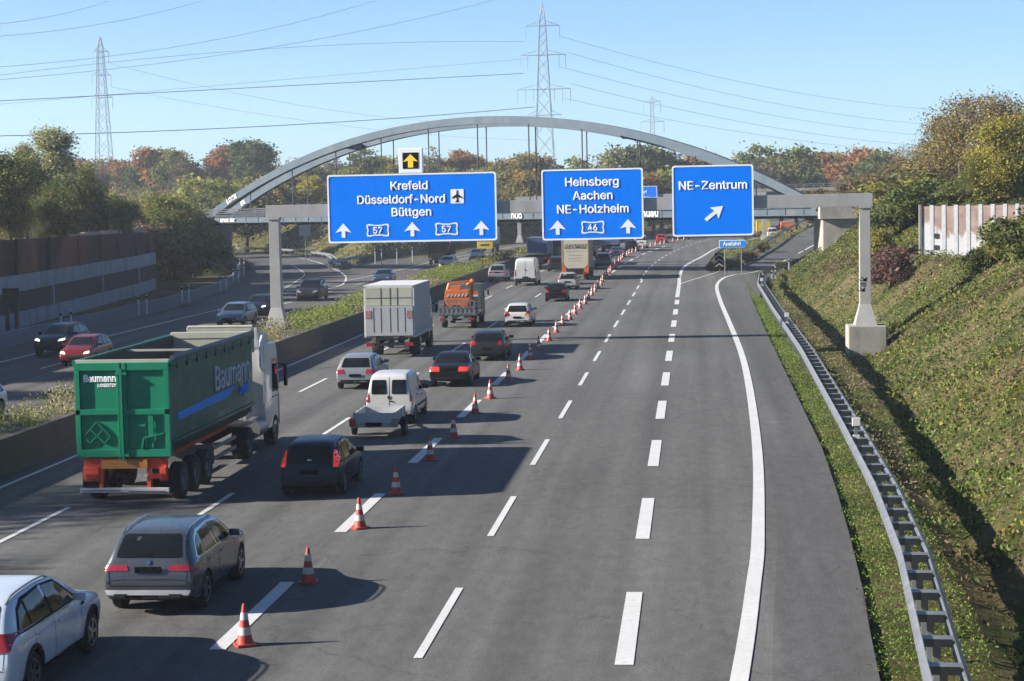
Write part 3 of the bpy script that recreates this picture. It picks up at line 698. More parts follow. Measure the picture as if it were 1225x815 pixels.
# dark brackets clamping boards to the beam
ls = thing('lane_signal', 'grey lane signal box showing a yellow arrow above the widest sign', 'signal', (-15.34, 104.6, 9.42))
MB().box(-.66,.66,0,.35,0,1.36).build('housing', M['sign_white'], ls, .03)
MB().box(-.44,.44,-.012,0,.24,1.12).build('display', M['black'], ls)
flat('arrow', [(a*1.3, .30+b*1.05) for a, b in [(-.11,0),(.11,0),(.11,.36),(.32,.30),(.0,.70),(-.32,.30),(-.11,.36)]], -.014, M['lamp_yellow'], ls)
MB().box(-.5,-.4,.1,.2,-.6,0).box(.4,.5,.1,.2,-.6,0).build('bracket', M['galv'], ls)
f2, w, h = panel_sign('direction_sign', 'small far blue sign mostly hidden behind the Heinsberg board', -11.2, -5.6, 6.4, 9.5, 306.5)
st(f2, 'Neuss', .9, 1.9, .9); st(f2, 'Düsseldorf', .8, -.6, 1.9)
# exit arrow sign on the gore
es = thing('exit_sign', 'small blue arrow shaped sign reading Ausfahrt on the gore grass', 'sign', (3.9, 188, 0))
MB().prism([(-1.4,2.72),(1.05,2.72),(1.42,3.10),(1.05,3.48),(-1.4,3.48)], 0, .05, 'y').build('panel', M['sign_white'], es)
MB().prism([(-1.34,2.78),(1.02,2.78),(1.33,3.10),(1.02,3.42),(-1.34,3.42)], -.02, -.004, 'y').build('panel_face', M['blue_stripe'], es)
text('Ausfahrt', .50, (-.15,-.022,2.94), M['sign_white'], es, 'lettering', .012)
for x in (-.85,): MB().tube([(x,.1,-.1),(x,.1,3.4)], .045, 8).build('post', M['galv'], es)
MB().tube([(.75,.1,-.1),(.75,.1,3.4)], .045, 8).build('post', M['galv'], es)
ch = thing('chevron_marker', 'black and white chevron board on the gore nose', 'sign', (2.65, 199.5, 0))
MB().box(-.45,.45,0,.06,.35,1.9).build('panel', M['black'], ch, .01)
for k in range(3):
    z = .42+k*.48; flat('chevron', [(-.4,z),(0,z+.28),(.4,z),(.4,z+.16),(0,z+.44),(-.4,z+.16)], -.004, mat('chevron_grey', (.42,.38,.36), .6), ch)
MB().box(-.04,.04,.06,.12,-.1,1.8).build('post', M['galv'], ch)

# dark traffic sign backs at the far left
bs = thing('roadside_sign', 'dark back of a sign on posts beside the slip road grass', 'sign', (-54,265,0))
MB().box(-.8,.8,0,.08,3.3,5.0).build('panel', M['navy'], bs); MB().box(-.06,.06,.08,.16,-.2,4.9).build('post', M['galv'], bs)
gm = thing('gore_marker', 'big pale marker panel at the nose of the slip road gore', 'sign', (-49.2,284,0))
MB().box(-1.0,1.0,0,.08,.3,3.4).build('panel', M['white'], gm, .02); MB().box(-2.3,-1.2,.1,.16,.2,3.4).build('side_panel', M['concrete'], gm)
ps = thing('roadside_sign', 'dark narrow twin post sign in front of the noise wall at the left edge', 'sign', (-43.1,118,0))
for x in (-.25,.35): MB().box(x-.12,x+.12,0,.14,-.2,2.6).build('post', M['steel_dark'], ps)
MB().box(-.5,.6,-.05,0,1.9,2.9).build('panel', M['concrete_dark'], ps)
# ================================================================== crash barriers
RG = [(20,3.0),(28,3.35),(38,4.0),(46.5,4.30),(59,4.5),(88,4.85),(120,4.9),(154,5.1),(176,6.0),(190,7.8),(200,9.6),(214,12.3)]
def rg(y): return lerp_tab(y, RG)
def wbeam(mb, pts, z, side, m=None):
    """W profile rail along pts; side=+1 face towards +x"""
    prof = [(0,-.155),(.035,-.12),(.075,-.09),(.075,-.05),(.01,-.015),(.01,.015),(.075,.05),(.075,.09),(.035,.12),(0,.155)]
    v = []; n = len(prof)
    for i, p in enumerate(pts):
        d = (Vector(pts[min(i+1, len(pts)-1)])-Vector(pts[max(i-1, 0)])); d.z = 0; d.normalize(); nn = Vector((d.y, -d.x, 0))*side
        for a, b in prof: v.append(Vector(p)+nn*a+Vector((0,0,z+b)))
        for a, b in reversed(prof): v.append(Vector(p)+nn*(a-.012)+Vector((0,0,z+b)))
    k = 2*n; mb.add(v, [(i*k+j, i*k+(j+1) % k, (i+1)*k+(j+1) % k, (i+1)*k+j) for i in range(len(pts)-1) for j in range(k)], m)
    return mb
rail = thing('guard_rail', 'galvanised double guard rail with ladder spacers along the right verge', 'guard rail', (4.5,20,0))
O = Vector((4.5,20,0))
ysr = list(np.arange(20, 172, 1.8))
rz_ = lambda y: -.06 if y < 185 else 0
P1 = [Vector((rg(y), y, 0))-O for y in ysr]; P2 = [Vector((rg(y)+.52, y, -.02))-O for y in ysr]
wbeam(MB(), P1, .72, -1).build('rail', M['galv'], rail, smooth=False)
wbeam(MB(), P2, .70, 1).build('rail', M['galv'], rail)
mb = MB()
for i, y in enumerate(ysr): pass
sp_me = None
for i, (a, b) in enumerate(zip(P1, P2)):
    if sp_me is None:
        mb = MB(); mb.box(0,.52,-.045,.045,.78,.795); mb.box(0,.52,.04,.05,.60,.79); mb.box(0,.52,-.19,-.04,.782,.79)
        sp_me = mb.build('spacer', M['galv'], rail); sp_me.location = a
        mb = MB(); mb.box(.2,.32,-.05,.05,-.5,.77); po = mb.build('post', M['galv'], rail); po.location = a
    else:
        for src in (sp_me, po):
            c = src.copy(); COL.objects.link(c); c.parent = rail; c.location = a; c.rotation_euler = (0,0,-math.atan2(rg(ysr[i]+1)-rg(ysr[i]-1), 2))
# rail end by the exit ramp: single rail
rail2 = thing('guard_rail', 'thin single guard rail following the outside of the exit ramp', 'guard rail', (6,172,0)); O2 = Vector((6,172,0))
pts = []
for x, y in [(5.6,170),(6.6,178),(8.2,188),(9.4,197),(11.4,208),(14.2,222),(18.3,244),(22.6,266),(28.5,300),(38,345)]:
    _, zv, _ = seg_dist(np.array([x]), np.array([y]), RAMP_R); pts.append(Vector((x, y, float(zv[0])))-O2)
wbeam(MB(), pts, .70, -1).build('rail', M['galv'], rail2)
def posts(parent, pts, per, dx, h):
    me_ = None
    for i in range(len(pts)-1):
        for k in range(per):
            q = pts[i].lerp(pts[i+1], k/per)
            if me_ is None: o_ = MB().box(-.05,.05,-.05,.05,-.3,h).build('post', M['galv'], parent); me_ = o_.data
            else: o_ = link('post', me_, parent)
            o_.location = q+Vector((dx,0,0))
posts(rail2, pts, 4, .07, .72)
rail3 = thing('guard_rail', 'guard rail along the grass strip left of the exit ramp', 'guard rail', (3.2,206,0)); O3 = Vector((3.2,206,0))
pts = [Vector((x, y, z))-O3 for x, y, z in [(3.1,205,0),(4.6,214,.1),(6.6,228,.4),(9.6,250,1.1),(12.8,275,1.9),(17,302,2.9),(26,345,4.6)]]
wbeam(MB(), pts, .72, 1).build('rail', M['galv'], rail3)
posts(rail3, pts, 5, -.07, .72)
rails_l = [('pale double guard rail curving along the slip road side of the left gore', [(-42.6,222),(-45.0,238),(-50.5,262),(-58,283),(-68,302),(-82,318)], 1.0),
           ('guard rail along the left edge of the far opposite carriageway', [(-42.9,226),(-43.2,240),(-43.6,255),(-44,275),(-44.6,300),(-43.6,335),(-40.4,375),(-33,430)], 1.0)]
for lb, pp, k in rails_l:
    o0 = Vector((*pp[0], 0)); rl = thing('guard_rail', lb, 'guard rail', o0)
    pts = [Vector((x, y, 0))-o0 for x, y in pp]
    wbeam(MB(), pts, .75, -1).build('rail', M['galv'], rl)
    pts2 = [p+Vector((-.6 if 'opposite' in lb else .5, .3, 0)) for p in pts]; wbeam(MB(), pts2, .75, 1).build('rail', M['galv'], rl)
    posts(rl, pts, 6, 0, .8)

# delineators
def delineator(x, y, z, lab, hgt=.95, grp='white delineator posts along the slip road barrier'):
    d = thing('delineator_post', lab, 'delineator', (x, y, z), 0, grp)
    MB().prism([(-.06,-.04),(.06,-.04),(.06,.03),(-.06,.05)], 0, hgt-.3, 'z').build('post', M['delin'], d)
    MB().prism([(-.065,-.045),(.065,-.045),(.065,.035),(-.065,.055)], hgt-.3, hgt-.12, 'z').build('black_band', M['black'], d)
    MB().prism([(-.06,-.04),(.06,-.04),(.06,.03),(-.06,.05)], hgt-.12, hgt, 'z').build('cap', M['white'], d)
    return d
ords = ['nearest','second nearest','third nearest','fourth nearest','fifth nearest','sixth nearest','seventh nearest','eighth nearest','ninth nearest']
def bpx(y): 
    return float(np.interp(y, [p[1] for p in BP], [p[0] for p in BP]))
pairs = [100.6,118,137,152,172,190,206,224]
for i, y in enumerate(pairs):
    for k, s in enumerate((-.45, .45)):
        delineator(bpx(y)+.25+s*.2, y+s*1.6, .0, f'white delineator, {"far" if k else "near"} one of the {ords[i]} pair along the left barrier', 1.45)
for i, y in enumerate((56, 106, 150)):
    d = thing('reflector_post', f'white reflector block on the right guard rail, {ords[i]} the camera', 'reflector', (rg(y)+.18, y, .72))
    MB().box(-.10,.10,-.05,.05,.05,.16).build('base', M['delin'], d, .015); MB().box(-.05,.05,-.03,.03,.15,.42).build('post', M['galv'], d); MB().box(-.12,.12,-.06,.06,.42,.66).build('cap', M['white'], d, .02)
for i, (x, y) in enumerate(((6.9,172),(5.9,166),(7.6,181),(9.0,184))):
    delineator(x, y, 0.0, f'white delineator by the exit ramp rail, {ords[i]} from its start', 1.1 if i < 3 else 1.7, 'delineators at the exit ramp rail')
for i, (x, y) in enumerate(((-40.1,247.9),(-38.6,243.9),(-37.0,246),(-35.9,252))):
    delineator(x-.4, y-5, 0, f'slim pale post beside the opposite carriageway, {["first","second","third","fourth"][i]} from the left', 1.9, 'slim posts by the opposite carriageway')

# ------------------------------------------------------------------ traffic cones
def make_cone():
    c = thing('traffic_cone', 'c', 'traffic cone', (0,0,0))
    MB().prism(rpoly([(-.19,-.19),(.19,-.19),(.19,.19),(-.19,.19)], .07, 3), 0, .045, 'z').build('base', M['cone_red'], c, .008)
    def rad(z): return .145-(z-.045)*(.145-.03)/.705
    zs = [.045,.20,.335,.47,.60,.75]
    MB().lathe([(rad(zs[0])+.01,zs[0]),(rad(zs[1]),zs[1]),(rad(zs[5]),zs[5]),(.018,.758),(.0005,.758)], 20).build('body', M['cone_red'], c, smooth=True)
    for k in (1, 3): MB().lathe([(rad(zs[k])+.001,zs[k]-.001),(rad(zs[k])+.004,zs[k]),(rad(zs[k+1])+.004,zs[k+1]),(rad(zs[k+1])+.001,zs[k+1]+.001)], 20).build('reflective_band', M['cone_white'], c, smooth=True)
    return c
CY = [33.4,39.0,45.6,51.0,57.6,63.1,70.3,75.6,82.8,88.1,94.0,99.6,106,112.3,118.4,124.0]
y = 130.0
while y < 372: CY.append(y); y += 6.1
def cone_x(y): return lerp_tab(y, [(0,-8.1),(142,-8.05),(165,-8.2),(184,-8.5),(221,-8.95),(248,-9.0),(269,-8.6),(285,-7.8),(298,-6.9),(307,-5.9),(328,-4.0),(353,-.2),(372,4.0)])
def ordn(n): return str(n)+('th' if 10 <= n % 100 <= 20 else {1:'st',2:'nd',3:'rd'}.get(n % 10, 'th'))
WORD = ['','nearest','second','third','fourth','fifth','sixth','seventh','eighth','ninth','tenth','eleventh','twelfth','thirteenth','fourteenth','fifteenth','sixteenth','seventeenth','eighteenth','nineteenth','twentieth']
proto = make_cone()
for i, y in enumerate(CY):
    c = proto if i == 0 else copy_tree(proto)
    c.location = (cone_x(y)+random.uniform(-.06,.06), y, .003); c.rotation_euler = (random.uniform(-.015,.015), random.uniform(-.015,.015), random.uniform(0,6.28))
    n = i+1; w = WORD[n] if n <= 20 else ordn(n)
    where = 'beside the queue' if n > 8 else ['at the bottom of the photo','right of the grey estate SUV','right of the green tipper','right of the dark hatchback','level with the dark hatchback','right of the small trailer','right of the white delivery van','before the black saloon'][i]
    c['label'] = f'red and white traffic cone {where}, {w} from the camera' if n > 1 else 'nearest red and white traffic cone at the bottom of the photo'
    c['group'] = 'traffic cones closing the lane'

# ================================================================== CARS
def cutter_mesh(L, W, ys, r):
    mb = MB()
    for y in ys:
        for s in (-1, 1): mb.lathe([(0.0005,s*(W/2-.27)),(r,s*(W/2-.27)),(r,s*(W/2+.3)),(0.0005,s*(W/2+.3))], 28, 'x', (0,y,0))
    return mb
def make_wheel(r, w, rim_r, side, spokes=5, rimmat=None, steel=False):
    """side=+1 outer face to +x; origin hub centre"""
    s = side; tb = MB(); hw = w/2
    tb.lathe([(rim_r,-hw*s),(r-.03,-hw*s),(r,-hw*.7*s),(r,hw*.7*s),(r-.03,hw*s),(rim_r+.012,hw*s),(rim_r,hw*.92*s),(rim_r,-hw*s)], 28, 'x')
    rb = MB(); rb.lathe([(rim_r+.004,hw*.93*s),(rim_r-.02,hw*.80*s),(rim_r-.035,hw*.2*s),(.0005,hw*.15*s)], 28, 'x', m=M['steel_dark'] if not steel else rimmat)
    rb.lathe([(rim_r+.004,hw*.94*s),(rim_r+.004,hw*.99*s),(rim_r-.022,hw*.96*s),(rim_r-.022,hw*.86*s)], 28, 'x', m=rimmat)
    if steel: rb.lathe([(rim_r*.55,hw*.2*s),(rim_r*.45,hw*.7*s),(.0005,hw*.72*s)], 18, 'x', m=rimmat)
    else:
        for k in range(spokes):
            t = 2*math.pi*k/spokes; rb.bar((hw*.78*s,0,0),(hw*.84*s,math.cos(t)*(rim_r-.01),math.sin(t)*(rim_r-.01)),.025,rim_r*.26,rimmat,up=(-s*0,-math.sin(t),math.cos(t)))
        rb.lathe([(.07,hw*.8*s),(.06,hw*.9*s),(.0005,hw*.91*s)], 12, 'x', m=rimmat)
    return tb, rb
class Car:
    def __init__(s, name, label, cat, spec, col, loc, rz=0.0, group=None):
        s.sp = spec; s.root = thing(name, label, cat, (0,0,0), 0, group)
        L, W, H = spec['L'], spec['W'], spec['H']; s.L, s.W, s.H = L, W, H
        hl = L/2; prof = spec['prof']          # (y from rear, z) top centre contour
        belt = spec.get('belt', [(0,.92),(L,.84)]); sill = spec.get('sill', .24); tum = spec.get('tum', .2)
        ys = []
        for (a, _), (b, _) in zip(prof, prof[1:]):
            n = max(1, int((b-a)/.34)); ys += [a+(b-a)*k/n for k in range(n)]
        ys.append(prof[-1][0])
        rings = []
        for y in ys:
            zt = lerp_tab(y, prof); zb = min(lerp_tab(y, belt), zt-.035)
            t = min(1, max(0, (zt-zb-.035)/(H-lerp_tab(y, belt))))
            w = W/2; rt = spec.get('rtap', .10); ft = spec.get('ftap', .16)
            if y < .5: w *= 1-rt*((.5-y)/.5)**2.2
            if y > L-.85: w *= 1-ft*((y-(L-.85))/.85)**2.4
            zs = sill+(.10 if y < .12 or y > L-.12 else 0)
            mid = zs+(zb-zs)*.55
            wr = w*.955-tum*t-(1-t)*.10
            rz_ = zt-.055*t-.03*(1-t)
            g = [(0,zs),(w*.8,zs),(w*.955,zs+.035),(w*.985,zs+.14 if zb-zs > .3 else zs+(zb-zs)*.4),(w,mid),(w*.99,zb-.06 if zb-zs>.2 else zb-.02),(w*.955,zb),(w*.955+(wr-w*.955)*.5+.012*t,zb+(rz_-zb)*.5),(wr,rz_),(wr-.10,zt-.018),(wr*.5,zt-.002),(0,zt)]
            rings.append([(x, y-hl, z) for x, z in g])
        n = len(rings[0]); v = []
        for r_ in rings:
            full = r_+[(-x, y, z) for x, y, z in r_[-2:0:-1]]; v += full
        k = len(full); fs = []
        for i in range(len(rings)-1):
            for j in range(k): fs.append((i*k+j, i*k+(j+1) % k, (i+1)*k+(j+1) % k, (i+1)*k+j))
        fs.append(tuple(range(k-1, -1, -1))); fs.append(tuple(range((len(rings)-1)*k, len(rings)*k)))
        o = MB().add(v, fs).build('body', col)
        md = o.modifiers.new('s', 'SUBSURF'); md.levels = 2; md.render_levels = 2
        me = bpy.data.meshes.new_from_object(o.evaluated_get(_dg()))
        bm = bmesh.new(); bm.from_mesh(me); s.bvh = BVHTree.FromBMesh(bm); bm.free()
        bpy.data.objects.remove(o)
        # wheel wells
        r = spec.get('r', .32); wy = spec['wy']; rw = r+.055
        body = link('body', me, None); me.materials.clear(); me.materials.append(col); me.materials.append(M['trim'])
        cm = cutter_mesh(L, W, [a-hl for a in wy], rw); co = cm.build('cut', M['trim']); co.location = (0,0,r)
        bmod = body.modifiers.new('b', 'BOOLEAN'); bmod.operation = 'DIFFERENCE'; bmod.object = co; bmod.solver = 'EXACT'
        me2 = bpy.data.meshes.new_from_object(body.evaluated_get(_dg()))
        bpy.data.objects.remove(body); bpy.data.objects.remove(co)
        me2.materials.clear(); me2.materials.append(col); me2.materials.append(M['trim'])
        for p in me2.polygons:
            c = p.center; p.material_index = 0
            for a in wy:
                d = math.hypot(c.y-(a-hl), c.z-r)
                if d < rw+.004 and (abs(c.x) < W/2*.80 or abs(p.normal.x) < .35) and abs(d-rw) < .02 or d < rw-.01: p.material_index = 1
            if c.z < sill+.07 or p.normal.z < -.75: p.material_index = 1
            p.use_smooth = True
        try: me2.set_sharp_from_angle(angle=R(40))
        except Exception: pass
        s.body = link('body', me2, s.root)
        # wheels
        wd = spec.get('tw', .215)
        for a in wy:
            for sd in (-1, 1):
                tb, rb = make_wheel(r, wd, r*spec.get('rimf', .66), sd, spec.get('spokes', 5), spec.get('rimmat', M['rim']))
                w_ = tb.build('wheel', M['rubber'], s.root, smooth=True, loc=(sd*(W/2-wd/2-.015), a-hl, r)); rb.build('rim', None, w_)
        s.root.location = loc; s.root.rotation_euler = (0,0,rz)
    def ray(s, axis, a, b, side=1):
        hl = s.L/2
        if axis == 'rear': o, d = Vector((a, -hl-3, b)), Vector((0,1,0))
        elif axis == 'front': o, d = Vector((a, hl+3, b)), Vector((0,-1,0))
        elif axis == 'side': o, d = Vector((side*4, a-hl, b)), Vector((-side,0,0))
        else: o, d = Vector((a, b-hl, 5)), Vector((0,0,-1))
        h, n, i, ds = s.bvh.ray_cast(o, d)
        if h is None:
            h, n, i, ds = s.bvh.find_nearest(o+d*3)
        if n.dot(d) > 0: n = -n
        return h, n
    def patch(s, name, poly, axis, m, side=1, off=.006, r=.04, parent=None, cuts=3, thick=.0):
        pts = rpoly(poly, r, 4) if r else poly
        bm = bmesh.new(); vs_ = [bm.verts.new((a, b, 0)) for a, b in pts]; bm.faces.new(vs_)
        bmesh.ops.triangulate(bm, faces=bm.faces[:])
        for _ in range(2):
            long_ = [e for e in bm.edges if e.calc_length() > .10]
            if long_: bmesh.ops.subdivide_edges(bm, edges=long_, cuts=cuts if _ == 0 else 1, use_grid_fill=False)
            bmesh.ops.triangulate(bm, faces=bm.faces[:])
        for v in bm.verts:
            h, n = s.ray(axis, v.co.x, v.co.y, side); v.co = h+n*off
        bmesh.ops.remove_doubles(bm, verts=bm.verts, dist=1e-5)
        bmesh.ops.recalc_face_normals(bm, faces=bm.faces)
        # turn outward
        avg = Vector((0,0,0))
        for f in bm.faces: avg += f.normal*f.calc_area()
        out = {'rear': Vector((0,-1,0)), 'front': Vector((0,1,0)), 'side': Vector((side,0,0)), 'top': Vector((0,0,1))}[axis]
        if avg.dot(out) < 0: bmesh.ops.reverse_faces(bm, faces=bm.faces)
        for f in bm.faces: f.smooth = True
        me = bpy.data.meshes.new(name); bm.to_mesh(me); bm.free(); me.materials.append(m)
        return link(name, me, parent or s.root)
    def both(s, name, poly, axis, m, **k):
        if axis == 'side':
            for sd in (-1, 1): s.patch(name, poly, axis, m, side=sd, **k)
        else:
            s.patch(name, poly, axis, m, **k); s.patch(name, [(-a, b) for a, b in poly][::-1], axis, m, **k)
    def strokes(s, name, segs, axis, m, w=.012, side=None, off=.004):
        """thin grooves following the body"""
        for sd in ((-1, 1) if side is None else (side,)):
            mb = MB()
            for seg in segs:
                P = []
                for (a0, b0), (a1, b1) in zip(seg, seg[1:]):
                    k = max(2, int(math.hypot(a1-a0, b1-b0)/.08))
                    for i in range(k+1): t = i/k; P.append(s.ray(axis, a0+(a1-a0)*t, b0+(b1-b0)*t, sd))
                for (h0, n0), (h1, n1) in zip(P, P[1:]):
                    d = h1-h0
                    if d.length < 1e-4 or d.length > .5: continue
                    d.normalize(); q = d.cross(n0).normalized()*w/2
                    mb.add([h0-q+n0*off, h0+q+n0*off, h1+q+n1*off, h1-q+n1*off], [(0,1,2,3)])
            mb.build(name, m, s.root)
    def plate(s, z, axis='rear', w=.26, m=None):
        h, n = s.ray(axis, 0, z); o = -1 if axis == 'rear' else 1
        MB().box(-w, w, h.y+o*.03-.012, h.y+o*.03+.012, z-.06, z+.06).build('number_plate', m or M['black'], s.root, .004)
    def mirror(s, y, z, m, k=1.0):
        for sd in (-1, 1):
            h, n = s.ray('side', y, z-.02, sd); x = h.x
            mb = MB(); v = []
            mb.prism([(x+sd*.0, y-s.L/2-.02),(x+sd*.06,y-s.L/2+.05),(x+sd*.22*k,y-s.L/2+.03),(x+sd*.24*k,y-s.L/2-.05),(x+sd*.07,y-s.L/2-.05)], z-.01, z+.13*k, 'z')
            mb.build('mirror', m, s.root, .02, True)
    def handles(s, pts, m):
        for sd in (-1, 1):
            for (y, z) in pts:
                h, n = s.ray('side', y, z, sd); MB().bar(h+Vector((sd*.018,-.09,0)), h+Vector((sd*.018,.09,0)), .02, .028).build('door_handle', m, s.root)
    def rails(s, y0, y1, x, m):
        for sd in (-1, 1):
            P = []
            for i in range(9):
                t = i/8; h, n = s.ray('top', sd*x, y0+(y1-y0)*t); P.append(h+Vector((0,0,.045 if 0 < i < 8 else .005)))
            MB().tube(P, .017, 6).build('roof_rail', m, s.root)

def dress(c, k, col, lights='off', front='off', wins=None, plate_rear=True, tail=None, rear_glass=None, wind=None, head=None, trimm=None, doors=None, belt=None, rplate=None, fplate=None, mir=True):
    """windows, lamps, seams shared by all passenger cars"""
    sp = c.sp; T = M['trim']
    if rear_glass: c.patch('rear_window', rear_glass, 'rear', M['glass'], r=.07, off=.008)
    if wind: c.patch('windscreen', wind, 'front', M['glass'], r=.07, off=.008)
    if belt: c.both('window_surround', belt, 'side', trimm or T, off=.004, r=.05)
    for w in (wins or []): c.both('side_window', w, 'side', M['glass_side'], off=.010, r=.035)
    if tail: c.both('tail_light', tail, 'rear', M['tail_on'] if lights == 'on' else M['tail'], off=.014, r=.03)
    if head: c.both('headlight', head, 'front', M['head_on'] if front == 'on' else M['head'], off=.012, r=.03)
    if doors: c.strokes('door_seam', doors, 'side', M['black'])
    if rplate: c.plate(rplate, 'rear')
    if fplate: c.plate(fplate, 'front')
T_ = {}
T_['suv'] = dict(L=4.66, W=1.89, H=1.64, r=.36, wy=[.93,3.80], sill=.30, tum=.22, tw=.235, rimf=.68,
  prof=[(0,.58),(.03,.80),(.08,1.04),(.26,1.32),(.52,1.55),(.9,1.61),(1.8,1.64),(2.5,1.60),(2.95,1.44),(3.45,1.13),(3.9,1.06),(4.35,.96),(4.58,.80),(4.66,.58)],
  belt=[(0,1.02),(2.3,1.03),(4.66,.90)],
  rear_glass=[(-.66,1.08),(.66,1.08),(.57,1.50),(-.57,1.50)], wind=[(-.70,1.14),(.70,1.14),(.56,1.53),(-.56,1.53)],
  surround=[(.38,1.06),(.66,1.42),(.95,1.53),(1.8,1.565),(2.5,1.52),(3.25,1.06)],
  wins=[[(.48,1.09),(.70,1.38),(.93,1.46),(.95,1.09)],[(1.02,1.09),(1.02,1.48),(1.75,1.53),(1.85,1.09)],[(1.95,1.09),(1.88,1.53),(2.45,1.485),(3.08,1.09)]],
  tail=[(.36,.86),(.86,.84),(.89,.97),(.40,.99)], head=[(.50,.80),(.84,.86),(.82,.95),(.56,.90)],
  doors=[[(1.0,1.04),(1.05,.62),(1.35,.36)],[(1.9,1.05),(1.93,.36)],[(3.22,1.02),(3.28,.36)],[(1.35,.36),(3.28,.36)]],
  hnd=[(1.2,.92),(2.15,.92)], mir=(3.0,1.07), rplate=.90, fplate=.52)
T_['hatch'] = dict(L=4.10, W=1.72, H=1.46, r=.31, wy=[.74,3.26], sill=.22, tum=.20, tw=.2, rimf=.66,
  prof=[(0,.50),(.03,.70),(.08,.90),(.30,1.18),(.55,1.38),(.9,1.43),(1.6,1.46),(2.2,1.43),(2.6,1.30),(3.10,1.0),(3.5,.92),(3.88,.80),(4.05,.65),(4.10,.48)],
  belt=[(0,.90),(2.0,.91),(4.1,.78)],
  rear_glass=[(-.61,.95),(.61,.95),(.51,1.32),(-.51,1.32)], wind=[(-.62,1.01),(.62,1.01),(.50,1.35),(-.50,1.35)],
  surround=[(.50,.94),(.72,1.28),(1.0,1.37),(1.6,1.39),(2.2,1.35),(2.9,.94)],
  wins=[[(.60,.97),(.76,1.24),(.95,1.31),(.98,.97)],[(1.04,.97),(1.02,1.31),(1.58,1.355),(1.66,.97)],[(1.75,.97),(1.70,1.355),(2.18,1.315),(2.75,.97)]],
  tail=[(.50,.72),(.77,.72),(.79,.92),(.56,.93)], head=[(.46,.62),(.74,.66),(.72,.76),(.52,.72)],
  doors=[[(.98,.92),(1.02,.60),(1.2,.30)],[(1.70,.93),(1.72,.30)],[(2.86,.91),(2.92,.30)],[(1.2,.30),(2.92,.30)]],
  hnd=[(1.12,.82),(1.9,.82)], mir=(2.68,.95), rplate=.62, fplate=.42)
T_['sedan'] = dict(L=4.60, W=1.75, H=1.40, r=.31, wy=[.98,3.74], sill=.22, tum=.22, tw=.21, rimf=.66,
  prof=[(0,.52),(.03,.72),(.07,.90),(.45,.96),(.80,.99),(1.15,1.20),(1.5,1.35),(2.0,1.40),(2.5,1.38),(2.85,1.25),(3.35,.97),(3.8,.90),(4.3,.78),(4.53,.64),(4.60,.48)],
  belt=[(0,.84),(2.0,.90),(4.6,.74)],
  rear_glass=[(-.58,1.02),(.58,1.02),(.48,1.29),(-.48,1.29)], wind=[(-.62,.99),(.62,.99),(.50,1.29),(-.50,1.29)],
  surround=[(1.0,.94),(1.4,1.24),(1.8,1.32),(2.4,1.31),(3.15,.92)],
  wins=[[(1.20,.97),(1.46,1.20),(1.88,1.275),(1.92,.96)],[(2.0,.96),(1.97,1.28),(2.38,1.265),(3.0,.95)]],
  tail=[(.38,.68),(.80,.68),(.82,.86),(.42,.87)], head=[(.36,.58),(.76,.60),(.76,.70),(.42,.70)],
  doors=[[(1.15,.90),(1.25,.60),(1.45,.30)],[(1.96,.92),(2.0,.30)],[(3.1,.90),(3.18,.30)],[(1.45,.30),(3.18,.30)]],
  hnd=[(1.4,.80),(2.2,.80)], mir=(2.92,.93), rplate=.77, fplate=.42)
T_['mpv'] = dict(L=4.40, W=1.80, H=1.68, r=.32, wy=[.80,3.50], sill=.22, tum=.20, tw=.21, rimf=.66,
  prof=[(0,.55),(.03,.80),(.07,1.02),(.22,1.35),(.40,1.58),(.8,1.65),(1.8,1.68),(2.4,1.63),(2.85,1.42),(3.45,1.05),(3.8,.96),(4.15,.84),(4.35,.68),(4.40,.50)],
  belt=[(0,1.0),(2.2,.98),(4.4,.82)],
  rear_glass=[(-.66,1.05),(.66,1.05),(.59,1.54),(-.59,1.54)], wind=[(-.68,1.06),(.68,1.06),(.56,1.55),(-.56,1.55)],
  surround=[(.34,1.02),(.50,1.45),(.9,1.58),(1.8,1.60),(2.4,1.55),(3.2,1.0)],
  wins=[[(.44,1.06),(.58,1.42),(.90,1.52),(.93,1.05)],[(1.0,1.05),(.98,1.53),(1.75,1.56),(1.82,1.05)],[(1.92,1.05),(1.86,1.56),(2.38,1.50),(3.03,1.03)]],
  tail=[(.62,.98),(.80,.98),(.78,1.42),(.66,1.42)], head=[(.42,.66),(.82,.74),(.80,.88),(.50,.80)],
  doors=[[(.96,1.0),(1.0,.60),(1.25,.32)],[(1.86,1.0),(1.9,.32)],[(3.15,.98),(3.2,.32)],[(1.25,.32),(3.2,.32)]],
  hnd=[(1.15,.88),(2.1,.88)], mir=(3.0,1.02), rplate=.78, fplate=.42)
def sc(poly, kx, kz): return [(a*kx, b*kz) for a, b in poly]
